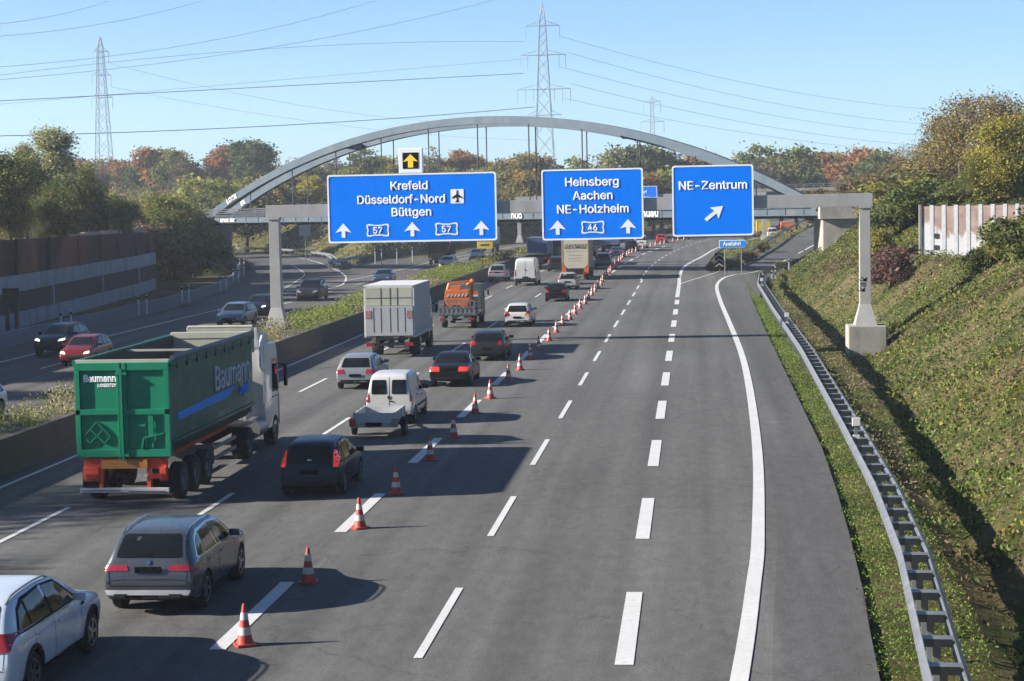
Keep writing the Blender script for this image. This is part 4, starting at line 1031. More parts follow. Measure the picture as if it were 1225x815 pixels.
def make_car(name, label, cat, kind, colr, x, y, face=1, L=None, W=None, H=None, lights='off', front='off', chrome=None, rails=None, group=None, plate=True, over=None, mirror_m=None, extra=None, rimmat=None):
    t = dict(T_[kind]); t.update(over or {})
    kL = (L or t['L'])/t['L']; kW = (W or t['W'])/t['W']; kH = (H or t['H'])/t['H']
    sp = dict(L=t['L']*kL, W=t['W']*kW, H=t['H']*kH, r=t['r'], wy=[a*kL for a in t['wy']], sill=t['sill'], tum=t['tum'], tw=t['tw'], rimf=t['rimf'],
              prof=sc(t['prof'], kL, kH), belt=sc(t['belt'], kL, kH), rimmat=rimmat or M['rim'])
    if 'rtap' in t: sp['rtap'] = t['rtap']
    if 'ftap' in t: sp['ftap'] = t['ftap']
    hl = sp['L']/2
    c = Car(name, label, cat, sp, colr, (x, y+hl, 0), 0 if face == 1 else math.pi, group)
    c.kL, c.kW, c.kH = kL, kW, kH
    dress(c, t, colr, lights, front, wins=[sc(w, kL, kH) for w in t['wins']], tail=sc(t['tail'], kW, kH), rear_glass=sc(t['rear_glass'], kW, kH) if t['rear_glass'] else None,
          wind=sc(t['wind'], kW, kH), head=sc(t['head'], kW, kH), trimm=chrome, doors=[sc(d, kL, kH) for d in t['doors']], belt=sc(t['surround'], kL, kH) if t['surround'] else None,
          rplate=t['rplate']*kH if plate else None, fplate=t['fplate']*kH if plate else None)
    c.handles(sc(t['hnd'], kL, kH), mirror_m or colr); c.mirror(t['mir'][0]*kL, t['mir'][1]*kH, mirror_m or colr)
    # dark lower bumper inserts, wipers, grille
    w = sp['W']/2
    c.patch('bumper_insert', [(-w*.72,sp['sill']+.10),(w*.72,sp['sill']+.10),(w*.74,sp['sill']+.21),(-w*.74,sp['sill']+.21)], 'rear', M['trim'], r=.03)
    c.patch('grille', [(-w*.5,sp['sill']+.20),(w*.5,sp['sill']+.20),(w*.55,t['fplate']*kH+.16),(-w*.55,t['fplate']*kH+.16)], 'front', M['trim'], r=.04, off=.008)
    rg_ = t['rear_glass']
    if rg_:
        c.strokes('wiper', [[(-.25, rg_[0][1]*kH+.03),(.05, rg_[0][1]*kH+.07)]], 'rear', M['black'], .02, side=1, off=.02)
        xx = w*.86; c.strokes('tailgate_seam', [[(-w*.80,.62*kH),(-w*.82,.93*kH)],[(w*.80,.62*kH),(w*.82,.93*kH)],[(-w*.80,.60*kH),(w*.80,.60*kH)]], 'rear', M['black'], .012, side=1)
    c.patch('fuel_flap', [(t['wy'][0]*kL-.05,.80*kH),(t['wy'][0]*kL+.10,.80*kH),(t['wy'][0]*kL+.10,.92*kH),(t['wy'][0]*kL-.05,.92*kH)], 'side', colr, off=.003, r=.03) if False else None
    if rails: c.rails(.55*kL, t['prof'][-6][0]*kL-.55, w*.66, rails)
    return c

P = dict(
 glc=paint('steel_grey', (0.125,0.14,0.16), .5, .28), silverblue=paint('ice_blue_white', (0.80,0.90,1.02), .1, .3), dark=paint('blue_black', (0.014,0.026,0.050), .4),
 silver=paint('silver', (0.40,0.42,0.42), .4), black=paint('black', (0.010,0.010,0.012), .3), charcoal=paint('charcoal', (0.035,0.035,0.04), .5), white=paint('white', (0.74,0.74,0.72), 0, .35),
 red=paint('red', (0.24,0.012,0.016), .2), midblue=paint('mid_blue', (0.05,0.10,0.19), .5), greyblue=paint('grey_blue', (0.20,0.25,0.31), .5), offwhite=paint('off_white', (0.55,0.56,0.55), .2), brightred=paint('bright_red', (0.62,0.03,0.03), 0))

# queue, near to far ------------------------------------------------
c = make_car('parked_suv', '', 'car', 'suv', P['silverblue'], -11.66, 28.9, L=4.92, W=1.86, H=1.72, rails=M['galv'], over=dict(tail=[(.58,.86),(.86,.88),(.88,1.12),(.66,1.14)], rplate=.72))
c.root.name = 'suv'; c.root['label'] = 'pale blue-white SUV cut off by the bottom left corner'
for a in c.sp['wy']:      # dark plastic arches
    for sd in (-1, 1):
        P_ = []
        for k in range(13):
            t = math.pi*k/12; yy = a+math.cos(t)*.455; zz = c.sp['r']+math.sin(t)*.455; P_.append((yy, max(.30, zz)))
        c.strokes('arch_trim', [P_], 'side', M['trim'], .09, side=sd, off=.012)
c.strokes('sill_trim', [[(1.45,.36),(3.3,.36)]], 'side', M['trim'], .12, off=.012); c.strokes('window_line', [[(.45,1.10),(3.3,1.08)]], 'side', M['chrome'], .02, off=.014)
c.strokes('side_vent', [[(3.45,.98),(3.6,1.0)]], 'side', M['trim'], .06, off=.012)

c = make_car('suv', 'grey estate-like SUV with chrome rear bumper beside the nearest cones', 'car', 'suv', P['glc'], -10.55, 35.75, chrome=M['chrome'], rails=M['chrome'],
   over=dict(tail=[(.38,.885),(.86,.88),(.91,.985),(.43,1.00)], rear_glass=[(-.66,1.12),(.66,1.12),(.57,1.52),(-.57,1.52)], rplate=.91, sill=.25))
c.patch('chrome_bumper', [(-.80,.43),(.80,.43),(.84,.53),(-.84,.53)], 'rear', mat('satin_chrome', (0.95,0.97,1.0), .35, .4), off=.04, r=.03)
c.strokes('crease', [[(-.86,.62),(-.74,.70),(-.5,.72),(.5,.72),(.74,.70),(.86,.62)],[(-.88,.50),(.88,.50)]], 'rear', M['trim'], .018, side=1)
for sd in (-1, 1): MB().bar((sd*.54-.12,-c.L/2-.05,.42),(sd*.54+.12,-c.L/2-.05,.42),.05,.07).build('exhaust_tip', M['trim'], c.root, .01)
c.patch('emblem', disc_poly(0, 1.045, .045, 12), 'rear', M['chrome'], off=.02, r=0)
c.strokes('window_line', [[(.42,1.075),(3.2,1.075)]], 'side', M['chrome'], .022, off=.014)

c = make_car('hatchback', 'dark tall hatchback with high tail lights right behind the green tipper', 'car', 'mpv', P['dark'], -10.33, 50.35, L=4.02, W=1.72, H=1.52, lights='on',
   over=dict(tail=[(.68,.92),(.82,.92),(.78,1.40),(.66,1.40)], rear_glass=[(-.64,1.02),(.64,1.02),(.58,1.5),(-.58,1.5)]))
c.patch('emblem', rpoly([(-.07,.99),(.07,.99),(.07,1.03),(-.07,1.03)], .02), 'rear', M['chrome'], off=.012, r=0)

c = make_car('hatchback', 'silver hatchback between the box truck and the white delivery van', 'car', 'hatch', P['silver'], -14.25, 79.6, L=4.15, W=1.74, H=1.45, over=dict(tail=[(.42,.68),(.78,.68),(.80,.86),(.48,.87)]))
c = make_car('saloon_car', 'black saloon with bright orange-red tail lights in the cone-side lane', 'car', 'sedan', P['black'], -10.35, 80.2, W=1.78, lights='on')
c = make_car('hatchback', 'dark grey hatchback ahead of the black saloon', 'car', 'hatch', P['charcoal'], -10.1, 93.0, L=4.3, W=1.78, H=1.47, over=dict(tail=[(.50,.80),(.80,.80),(.82,.98),(.58,1.0)]), lights='off')
c = make_car('hatchback', 'white hatchback with red patches on its tail beside the works truck', 'car', 'hatch', P['white'], -10.85, 117.6, L=3.9, W=1.72, H=1.45, over=dict(tail=[(.52,.84),(.78,.84),(.80,1.0),(.58,1.0)]))
c.patch('tail_panel', [(-.78,.66),(-.45,.70),(-.45,.84),(-.78,.86)], 'rear', M['tail'], off=.01); c.patch('tail_panel', [(.78,.66),(.45,.70),(.45,.84),(.78,.86)], 'rear', M['amber'], off=.01)
c = make_car('hatchback', 'small black hatchback in the cone-side lane behind a silver car', 'car', 'hatch', P['black'], -10.5, 146.0, L=3.9, W=1.72, H=1.42)
c = make_car('hatchback', 'small pale silver car right behind the cream lorry', 'car', 'mpv', P['offwhite'], -10.8, 164.5, L=3.9, W=1.70, H=1.5)
c = make_car('estate_car', 'silver SUV in the leftmost lane beside the planted reservation', 'car', 'suv', P['silver'], -18.75, 183, L=4.4, W=1.82, H=1.66)
c = make_car('hatchback', 'black car behind the dark blue van left of the cream lorry', 'car', 'mpv', P['charcoal'], -14.8, 206, L=4.1, W=1.75, H=1.6)
c = make_car('estate_car', 'dark car beside the cones just ahead of the cream lorry', 'car', 'suv', P['midblue'], -9.95, 212, L=4.5, W=1.85, H=1.75)
c = make_car('saloon_car', 'dark blue saloon next in line beyond the cream lorry', 'car', 'sedan', P['midblue'], -10.0, 250, W=1.78)
c = make_car('estate_car', 'black estate car behind the far white van', 'car', 'suv', P['black'], -8.9, 277, L=4.5, W=1.8, H=1.6)
c = make_car('small_van', 'far white van seen below the Heinsberg board edge', 'van', 'mpv', P['white'], -7.9, 293, L=4.6, W=1.95, H=2.0)
c = make_car('hatchback', 'bright red car in the far bend beside the cones', 'car', 'hatch', P['brightred'], -5.3, 322, L=4.1, W=1.8, H=1.5)
far_c = [(-12.9,226,'midblue','sedan','dark blue saloon in the middle lane far ahead of the cream lorry'),(-13.1,292,'charcoal','hatch','charcoal hatchback in the middle lane behind the blue lorry'),
         (-1.6,345,'black','suv','black car furthest round the bend past the bright red car'),(-13.5,250,'black','mpv','black people carrier in the middle lane beyond the dark blue saloon'),
         (2.0,362,'glc','suv','grey car at the very end of the visible queue'),(-16.6,268,'greyblue','hatch','grey-blue hatchback far off beside the reservation')]
for x, y, k, t, lb in far_c: make_car('car', lb, 'car', t, P[k], x, y)

# oncoming ----------------------------------------------------------
make_car('estate_car', 'dark oncoming SUV with lit headlights under the noise wall', 'car', 'suv', P['dark'], -34.25, 99.2, -1, front='on', L=4.7, W=1.85, H=1.68)
make_car('hatchback', 'dark red oncoming hatchback with lit headlights', 'car', 'hatch', P['red'], -30.75, 92.8, -1, front='on', L=4.0, W=1.72, H=1.48)
make_car('saloon_car', 'pale grey-blue oncoming car above the green tipper', 'car', 'suv', P['greyblue'], -29.7, 120.6, -1, L=4.6, W=1.85, H=1.55)
make_car('hatchback', 'dark oncoming hatchback with one lit lamp left of the gantry post', 'car', 'hatch', P['dark'], -30.9, 133.2, -1, L=4.1, W=1.75, H=1.45, front='on')
make_car('people_carrier', 'dark grey oncoming people carrier right of the gantry post', 'car', 'mpv', P['charcoal'], -31.0, 152.0, -1, L=4.8, W=1.9, H=1.75)
make_car('hatchback', 'blue oncoming car showing above the box truck roof', 'car', 'hatch', P['midblue'], -29.6, 180.5, -1, L=4.2, W=1.78, H=1.45)
make_car('hatchback', 'white oncoming hatchback beside the dark oncoming lorry', 'car', 'hatch', P['white'], -28.3, 219, -1, L=4.2, W=1.8, H=1.5)
make_car('hatchback', 'dark blue oncoming car between the white hatchback and the yellow lorry', 'car', 'hatch', P['midblue'], -28.35, 249, -1, L=4.2, W=1.78, H=1.5)
make_car('estate_car', 'blue-white car whose tail just enters the left edge of the photo', 'car', 'suv', P['silverblue'], -27.08, 66.6, -1, L=4.6, W=1.82, H=1.55)

# ------------------------------------------------------------------ vans
VAN = dict(L=5.4, W=2.02, H=2.45, r=.34, wy=[.95,4.35], sill=.32, tum=.10, tw=.22, rimf=.62, rtap=.03,
  prof=[(0,.62),(.03,1.2),(.06,2.0),(.16,2.36),(.5,2.43),(3.2,2.45),(3.7,2.38),(4.2,1.85),(4.6,1.32),(5.0,1.15),(5.3,.95),(5.4,.60)],
  belt=[(0,1.25),(3.5,1.25),(5.4,.95)], rear_glass=None, wind=[(-.8,1.35),(.8,1.35),(.74,2.1),(-.74,2.1)], surround=None, wins=[[(3.55,1.30),(3.5,1.95),(3.9,1.95),(4.5,1.30)]],
  tail=[(.84,.85),(.95,.85),(.95,1.45),(.84,1.45)], head=[(.5,.85),(.9,.95),(.9,1.15),(.6,1.1)], doors=[[(3.4,.4),(3.4,2.2)],[(1.9,.4),(1.9,2.2)]], hnd=[(3.6,1.15)], mir=(4.2,1.45), rplate=.78, fplate=.6)
T_['van'] = VAN
c = make_car('delivery_van', 'white high-roof panel van in the middle lane before the cream lorry', 'van', 'van', P['white'], -15.2, 173.5, L=5.4, W=2.05, H=2.5, mirror_m=M['trim'])
c.strokes('door_seam', [[(0,.7),(0,2.3)]], 'rear', M['steel_dark'], .03, side=1)
c.patch('bumper', [(-.95,.42),(.95,.42),(.95,.70),(-.95,.70)], 'rear', M['trim'], off=.03, r=.04)
c.patch('emblem', disc_poly(.0, 1.45, .08, 12), 'rear', M['tail'], off=.02, r=0)
COMBO = dict(L=4.25, W=1.68, H=1.80, r=.30, wy=[.68,3.40], sill=.26, tum=.14, tw=.19, rimf=.6, rtap=.03,
  prof=[(0,.50),(.03,.95),(.06,1.45),(.16,1.74),(.5,1.79),(1.6,1.80),(2.3,1.72),(2.75,1.45),(3.25,1.02),(3.6,.93),(4.0,.80),(4.2,.62),(4.25,.46)],
  belt=[(0,.98),(2.2,.96),(4.25,.78)], rear_glass=None, wind=[(-.62,1.04),(.62,1.04),(.54,1.60),(-.54,1.60)], surround=None,
  wins=[[(2.0,1.02),(1.95,1.50),(2.32,1.48),(2.95,1.02)]],
  tail=[(.72,.80),(.80,.80),(.80,1.12),(.72,1.12)], head=[(.4,.62),(.76,.68),(.74,.8),(.5,.76)], doors=[[(1.9,.34),(1.9,1.6)],[(3.05,.34),(3.0,1.0)],[(1.05,.34),(1.05,1.6)]], hnd=[(2.15,.88),(1.2,.95)], mir=(2.75,1.02), rplate=.64, fplate=.4)
T_['combo'] = COMBO
c = make_car('delivery_van', 'small white two-window delivery van towing an empty trailer', 'van', 'combo', P['white'], -10.78, 66.9, L=4.25, W=1.70, H=1.84, mirror_m=M['trim'], plate=False)
for sd in (-1, 1): c.patch('rear_window', [(sd*.36-.27,1.10),(sd*.36+.27,1.10),(sd*.36+.25,1.60),(sd*.36-.25,1.60)], 'rear', M['glass'], off=.01, r=.05)
c.strokes('door_seam', [[(0,.5),(0,1.7)],[(-.76,.5),(.76,.5)]], 'rear', M['steel_dark'], .02, side=1)
c.patch('emblem', disc_poly(0, .98, .07, 12), 'rear', M['steel_dark'], off=.012, r=0)
c.patch('door_handle', [(.03,.82),(.14,.82),(.14,.87),(.03,.87)], 'rear', M['trim'], off=.02, r=.01)
c.strokes('side_trim', [[(1.0,.58),(3.0,.58)]], 'side', M['trim'], .08, off=.012)

# flat open trailer behind it
tr = thing('trailer', 'small open grey box trailer hitched behind the white delivery van', 'trailer', (-10.72, 63.3, 0))
w = .66
MB().box(-w,w,0,2.2,.46,.52).build('floor', M['galv'], tr)
mb = MB(); mb.box(-w-.03,-w,0,2.2,.50,.84).box(w,w+.03,0,2.2,.50,.84); mb.box(-w,w,2.17,2.2,.50,.84); mb.box(-w-.03,w+.03,2.16,2.17,.49,.51)
for yy in (0,.73,1.46,2.17):
    for s in (-1, 1): mb.box(s*(w+.045)-.02,s*(w+.045)+.02,yy,yy+.04,.46,.86)
mb.build('side_wall', M['delin'], tr)
MB().box(-w,w,-.03,0,.50,.84).build('tailgate', M['delin'], tr, .005)
MB().box(-.78,.78,-.12,-.05,.36,.50).build('light_bar', M['tarp_yellow'], tr, .01)
MB().box(-.27,.27,-.16,-.125,.40,.53).build('number_plate', M['black'], tr)
for s in (-1, 1):
    MB().box(s*.72-.11,s*.72+.11,-.16,-.12,.40,.66).build('tail_light', M['orange_red'] if s < 0 else M['galv'], tr, .01)
    tb, rb = make_wheel(.27,.16,.17,s,5,M['rim_steel'],True); wl = tb.build('wheel', M['rubber'], tr, smooth=True, loc=(s*.86,1.0,.27)); rb.build('rim', None, wl)
    MB().prism([(.66,.30),(.70,.50),(.85,.59),(1.15,.59),(1.30,.50),(1.34,.30),(1.30,.30),(1.26,.48),(1.13,.555),(.87,.555),(.74,.48),(.70,.30)], s*.77, s*.95, 'x').build('mudguard', M['trim'], tr)
mb = MB(); mb.bar((-.5,2.2,.44),(0,3.4,.44),.06,.08).bar((.5,2.2,.44),(0,3.4,.44),.06,.08); mb.bar((0,3.3,.46),(0,3.75,.46),.08); mb.build('drawbar', M['galv'], tr)

# ------------------------------------------------------------------ lorry helpers
def truck_wheels(root, xs, ys, r, dual=False):
    for y in ys:
        for s in (-1, 1):
            tb, rb = make_wheel(r, .5 if dual else .32, r*.56, s, 8, M['rim_steel'], True)
            w_ = tb.build('wheel', M['rubber'], root, smooth=True, loc=(s*(xs-(.25 if dual else .16)), y, r)); rb.build('rim', None, w_)
def cab(root, y0, L, W, H, m, zb=.55, glass_front=True, deflector=0):
    w = W/2
    mb = MB(); mb.prism([(y0,zb),(y0+L-.04,zb),(y0+L,zb+.6),(y0+L-.06,zb+1.1),(y0+L-.28,H-.25),(y0+L-.5,H),(y0,H)], -w, w, 'x')
    mb.build('cab', m, root, .06, True)
    for s in (-1, 1):
        MB().prism(rpoly([(y0+L-1.15,zb+1.15),(y0+L-.25,zb+1.10),(y0+L-.40,H-.55),(y0+L-1.1,H-.5)], .06), s*w-.005, s*w+.008, 'x').build('side_window', M['glass_side'], root)
        MB().bar((s*(w+.22),y0+L-.05,zb+1.25),(s*(w+.22),y0+L-.05,min(zb+1.95,H-.5)),.10,.20,up=(0,1,0)).build('mirror', M['trim'], root, .02)
        MB().bar((s*w,y0+L-.2,min(zb+2.0,H-.45)),(s*(w+.22),y0+L-.05,min(zb+1.95,H-.5)),.04).build('mirror_arm', M['trim'], root)
        MB().prism([(y0+L-1.2,zb-.0),(y0+L-.2,zb-.0),(y0+L-.2,zb+1.0),(y0+L-1.2,zb+1.0),(y0+L-1.2,zb+.96),(y0+L-.24,zb+.96),(y0+L-.24,zb+.04),(y0+L-1.2,zb+.04)], s*w-.002, s*w+.01, 'x').build('door_seam', M['steel_dark'], root)
    v = [(-w*.9,y0+L-.05,zb+1.05),(w*.9,y0+L-.05,zb+1.05),(w*.86,y0+L-.285,H-.32),(-w*.86,y0+L-.285,H-.32)]
    v2 = [(a,b+.03,c_+.012) for a,b,c_ in v]
    MB().add(v+v2,[(0,1,2,3),(4,5,6,7),(0,1,5,4),(1,2,6,5),(2,3,7,6),(3,0,4,7)]).build('windscreen', M['glass'], root)
    MB().box(-w*.8,w*.8,y0+L-.02,y0+L+.03,zb+.1,zb+.85).build('grille', M['trim'], root, .02)
    for s in (-1, 1): MB().box(s*w*.82-.17,s*w*.82+.17,y0+L-.03,y0+L+.035,zb+.05,zb+.25).build('headlight', M['head'], root, .02)

# green tipper semi -------------------------------------------------
tt = thing('tipper_truck', 'green tipper lorry with white cab and orange-red rear chassis', 'lorry', (-15.06, 49.3, 0))
w = 1.275; LT = 9.6; z0, z1 = 1.30, 3.80
# trough: side walls lean, dark inside, no lid
mb = MB()
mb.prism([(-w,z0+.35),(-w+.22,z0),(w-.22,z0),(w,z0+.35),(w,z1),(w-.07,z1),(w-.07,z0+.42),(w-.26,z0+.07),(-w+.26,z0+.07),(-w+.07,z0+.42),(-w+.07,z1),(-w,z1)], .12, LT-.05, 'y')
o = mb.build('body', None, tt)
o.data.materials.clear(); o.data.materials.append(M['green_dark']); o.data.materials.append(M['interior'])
for p in o.data.polygons:
    cxx = p.center
    if abs(cxx.x) < w-.05 and cxx.z > z0+.06 and cxx.z < z1-.02 and abs(p.normal.y) < .5: p.material_index = 1
    if abs(p.normal.z) > .7 and cxx.z < z0+.1 and cxx.z > z0+.04: p.material_index = 1
mb = MB(); mb.box(-w+.05,w-.05,LT-.12,LT,z0+.1,z1); mb.build('bulkhead', M['tarp_yellow'], tt)
mb = MB()
for s in (-1, 1):
    mb.box(s*(w+.02)-.06, s*(w+.02)+.06, .05, LT+.02, z1-.10, z1+.06)
    mb.box(s*(w+.015)-.04, s*(w+.015)+.04, .1, LT, z0+.33, z0+.42)
mb.build('top_rail', M['green_dark'], tt, .015)
MB().box(-w,w,LT-.14,LT+.06,z1-.06,z1+.14).build('front_rail', M['tarp_yellow'], tt, .02)
mb = MB()
for yy in (4.6,): mb.box(-w,w,yy-.03,yy+.03,z1-.06,z1)
mb.build('cross_bar', M['tarp_yellow'], tt)
MB().box(-w,w,.05,.13,z1-.02,z1+.08).build('rear_edge', M['tarp_yellow'], tt, .01)
# rolled cover on right rail + hooks
MB().tube([(w+.04,.2,z1+.10),(w+.04,LT-.1,z1+.10)],.075,8).build('rolled_cover', M['navy'], tt, smooth=True)
for k in range(9): yy = .5+k*1.05; MB().box(w+.05,w+.09,yy,yy+.05,z1-.22,z1+.02).build('cover_strap', M['trim'], tt)
for s in (-1, 1):   # rear doors
    x0_, x1_ = (-w,-.012) if s < 0 else (.012,w)
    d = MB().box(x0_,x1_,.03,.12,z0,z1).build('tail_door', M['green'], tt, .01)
    mb = MB()
    mb.box(x0_,x1_,-.05,.03,z1-.2,z1); mb.box(x0_,x1_,-.05,.03,z0,z0+.2); mb.box(x0_,x1_,-.05,.03,z0+1.12,z0+1.27)
    mb.box(x0_ if s < 0 else x1_-.14, x0_+.14 if s < 0 else x1_, -.05,.03,z0+.2,z1-.2)
    mb.box(-.13 if s < 0 else .03, -.03 if s < 0 else .13, -.06,.03,z0+.1,z1)
    mb.build('door_frame', M['green'], d, .012)
dr = [o_ for o_ in tt.children if o_.name.startswith('tail_door')]
# hatch and lever on the right door, hazard diamond holder on left
mb = MB(); mb.box(.28,.62,-.0,.03,z0+.22,z0+.92).box(.30,.60,-.03,0,z0+.80,z0+.86); mb.bar((.5,-.05,z0+.22),(.56,-.05,z0+.5),.05).bar((.56,-.05,z0+.5),(1.1,-.03,z0+.62),.06,.05); mb.bar((.75,-.02,z0+.25),(.75,-.02,z0+1.1),.14,.03)
mb.build('grain_hatch', M['green'], tt, .006)
mb = MB(); cx_, cz_ = -.72, z0+.55
for a, b, c_, d in ((0,.38,-.36,0),(0,.38,.36,0),(-.36,0,-.2,-.18),(.36,0,.2,-.18),(-.18,.19,.2,-.18),(.18,.19,-.2,-.18)): mb.bar((cx_+a,-.0,cz_+b),(cx_+c_,-.0,cz_+d),.05,.035)
mb.build('placard_holder', M['green'], tt)
mb = MB(); mb.bar((0,-.09,z0-.1),(0,-.09,z1-.15),.05).bar((-.09,-.09,z0-.08),(-.09,-.09,z1-.3),.035); 
for z in (z0+.02,z1-.32): mb.box(-.16,.16,-.11,-.06,z,z+.07)
mb.build('lock_rod', M['green'], tt)
text('Baumann', .255, (-.60,.022,z1-.50), M['sign_white'], tt, 'lettering', .011, sx=.92); text('LOGISTIK', .12, (-.42,.022,z1-.64), M['sign_white'], tt, 'lettering', .005, sx=1.0, shear=.2)
o = text('Baumann', 1.0, (w+.012,6.9,z0+1.25), M['livery_pale'], tt, 'lettering', .03, (R(90),0,R(90)), sx=1.15)
o = text('Logistik', .42, (w+.012,8.35,z0+.85), M['blue_stripe'], tt, 'lettering', .012, (R(90),0,R(90)), shear=.2)
MB().prism([(.75,z0+.88),(6.3,z0+.92),(7.3,z0+1.18),(.75,z0+1.08)], w+.004, w+.012, 'x').build('blue_stripe', M['blue_stripe'], tt)
# chassis
mb = MB(); mb.box(-.55,-.4,.3,LT-.6,.95,1.22).box(.4,.55,.3,LT-.6,.95,1.22)
for k in range(8): mb.box(-.5,.5,.6+k*1.1,.7+k*1.1,1.0,1.15)
mb.build('chassis', M['orange_red'], tt)
mb = MB(); mb.box(-1.12,1.12,.05,.2,.98,1.26); mb.box(-1.12,-.70,-.05,.2,.66,1.02); mb.box(.95,1.12,-.05,.2,.66,1.02)
for s in (-1, 1): mb.bar((s*.62,.1,1.1),(s*.66,.02,.42),.1,.12)
mb.build('rear_beam', M['orange_red'], tt, .01)
MB().box(-.62,.62,-.04,.045,.99,1.22).build('marker_board', mat('rear_marker_board', (.62,.26,.04), .5, dirt=((.5,.07,.03),3,.8)), tt)
ub = MB().box(-1.2,1.2,-.10,-.01,.36,.48).build('underrun_bar', M['white'], tt, .01)
MB().box(-1.15,-.1,-.108,-.10,.40,.42).box(.12,1.12,-.108,-.10,.385,.405).build('red_stripe', M['tail'], ub)
MB().box(-.26,.26,-.02,.04,.74,.87).build('number_plate', M['black'], tt)
for s in (-1, 1): MB().box(s*.88-.16,s*.88+.16,-.09,-.05,.72,.86).build('tail_light', M['tail'], tt, .01)
for x in (.42,.58): MB().lathe([(.0005,-.06),(.045,-.06),(.045,.0)],12,'y',(x,0,.80)).build('lamp', M['white'], tt)
for s in (-1, 1): MB().box(s*.95-.28,s*.95+.28,.22,.25,.30,.95).build('mud_flap', M['trim'], tt)
truck_wheels(tt, 1.26, [1.25,2.55,3.85], .50)
MB().box(-1.2,1.2,4.7,4.75,.45,1.0).build('side_guard', M['galv'], tt)
for s in (-1, 1):
    for z_ in (.55, .85): MB().box(s*1.2-.02,s*1.2+.02,4.7,7.4,z_,z_+.1).build('side_guard', M['galv'], tt)
# tractor
mb = MB(); mb.box(-.45,.45,7.5,14.2,.7,.95); mb.build('tractor_frame', M['trim'], tt)
truck_wheels(tt, 1.25, [9.1], .50, True); truck_wheels(tt, 1.25, [12.75], .50)
for s in (-1, 1): MB().tube([(s*.95,10.4,.75),(s*.95,11.7,.75)], .33, 14).build('fuel_tank', M['galv'], tt, smooth=True)
mb = MB()
for s in (-1, 1): mb.box(s*1.0-.25,s*1.0+.25,8.5,9.8,1.05,1.09)
mb.build('mudguard', M['galv'], tt)
cab(tt, 11.35, 2.2, 2.5, 3.35, P['white'], .6)
mb = MB(); mb.prism([(11.3,3.3),(13.1,3.3),(12.75,3.65),(11.35,3.95)], -1.05, 1.05, 'x'); mb.build('roof_deflector', P['white'], tt, .05, True)
mb = MB()
for s in (-1, 1): mb.prism([(11.0,2.7),(11.35,2.5),(11.35,3.7),(11.05,3.5)], s*1.2-.04, s*1.2+.03, 'x')
mb.build('side_deflector', P['silverblue'], tt, .02)
mb = MB(); mb.tube([(-1.05,10.7,3.95),(-1.05,10.7,4.02),(1.05,10.7,4.02),(1.05,10.7,3.95)], .05, 8); mb.bar((-1.05,10.7,3.2),(-1.05,10.7,4.0),.07).bar((1.05,10.7,3.2),(1.05,10.7,4.0),.07)
mb.box(-1.0,1.0,10.62,10.66,3.3,3.98)
mb.build('headboard', M['tarp_yellow'], tt)
mb = MB(); mb.tube([(-.7,11.0,1.0),(-.7,11.0,2.9)],.09,10).tube([(.55,10.95,1.0),(.6,10.8,1.6),(.2,9.8,1.35)],.04,8); mb.build('exhaust_pipe', M['galv'], tt)

# box truck ---------------------------------------------------------
bt = thing('box_truck', 'pale tarpaulin box truck with a closed tail lift in the middle lane', 'lorry', (-15.35, 96.0, 0)); w = 1.28
MB().box(-w,w,0,5.9,1.05,3.64).build('box', M['tarp'], bt, .03)
mb = MB(); mb.box(-w-.01,w+.01,-.02,.05,3.54,3.68).box(-w-.01,-w+.1,-.02,.05,1.05,3.62).box(w-.1,w+.01,-.02,.05,1.05,3.62).box(-w-.02,w+.02,.0,5.9,3.62,3.67).box(-w-.02,w+.02,.05,5.9,1.02,1.12); mb.build('frame', M['white'], bt, .01)
MB().box(-w+.1,w-.1,-.03,.02,2.62,3.54).build('roller_door', M['tarp_yellow'], bt, .01)
mb = MB()
for z in (2.62,3.02): mb.box(-w+.1,w-.1,-.042,-.03,z,z+.025)
for x in (-.42,.05,.42): mb.box(x,x+.02,-.042,-.03,2.62,3.54)
mb.build('door_seam', M['steel_dark'], bt)
tl = MB().box(-w+.06,w-.06,-.12,-.03,1.12,2.62).build('tail_lift', mat('aluminium_platform', (.60,.61,.61), .45, .2, .06, 1.5), bt, .015)
mb = MB()
for x in (-.8,-.42,.05,.42,.8): mb.box(x,x+.03,-.128,-.12,1.3,2.55)
mb.build('platform_seam', M['steel_dark'], tl)
mb = MB()
for s in (-1, 1): mb.prism([(s*1.05-.14,2.0),(s*1.05+.14,2.0),(s*1.05+.14,2.4),(s*1.05-.14,2.4)], -.135, -.121, 'y')
mb.build('warning_panel', mat('faded_warning_red', (.42,.22,.2), .6, var=.4, scale=9), tl)
mb = MB(); mb.box(-1.15,1.15,-.1,0,.62,.74).box(-.7,-.5,-.08,.3,.7,1.1).box(.5,.7,-.08,.3,.7,1.1).box(-.5,.5,-.15,.1,.9,1.0).box(-.5,-.38,.2,7.4,.75,1.03).box(.38,.5,.2,7.4,.75,1.03); mb.build('chassis', M['trim'], bt)
for s in (-1, 1): MB().box(s*1.0-.2,s*1.0+.2,-.13,-.1,.58,.78).build('tail_light', M['tail'], bt, .01)
truck_wheels(bt, 1.22, [2.1], .45, True); truck_wheels(bt, 1.22, [6.8], .45)
cab(bt, 6.0, 1.7, 2.3, 2.75, P['white'], .55)
for s in (-1, 1): MB().box(s*1.2-.02,s*1.2+.02,2.9,5.6,.5,.9).build('side_guard', M['trim'], bt)

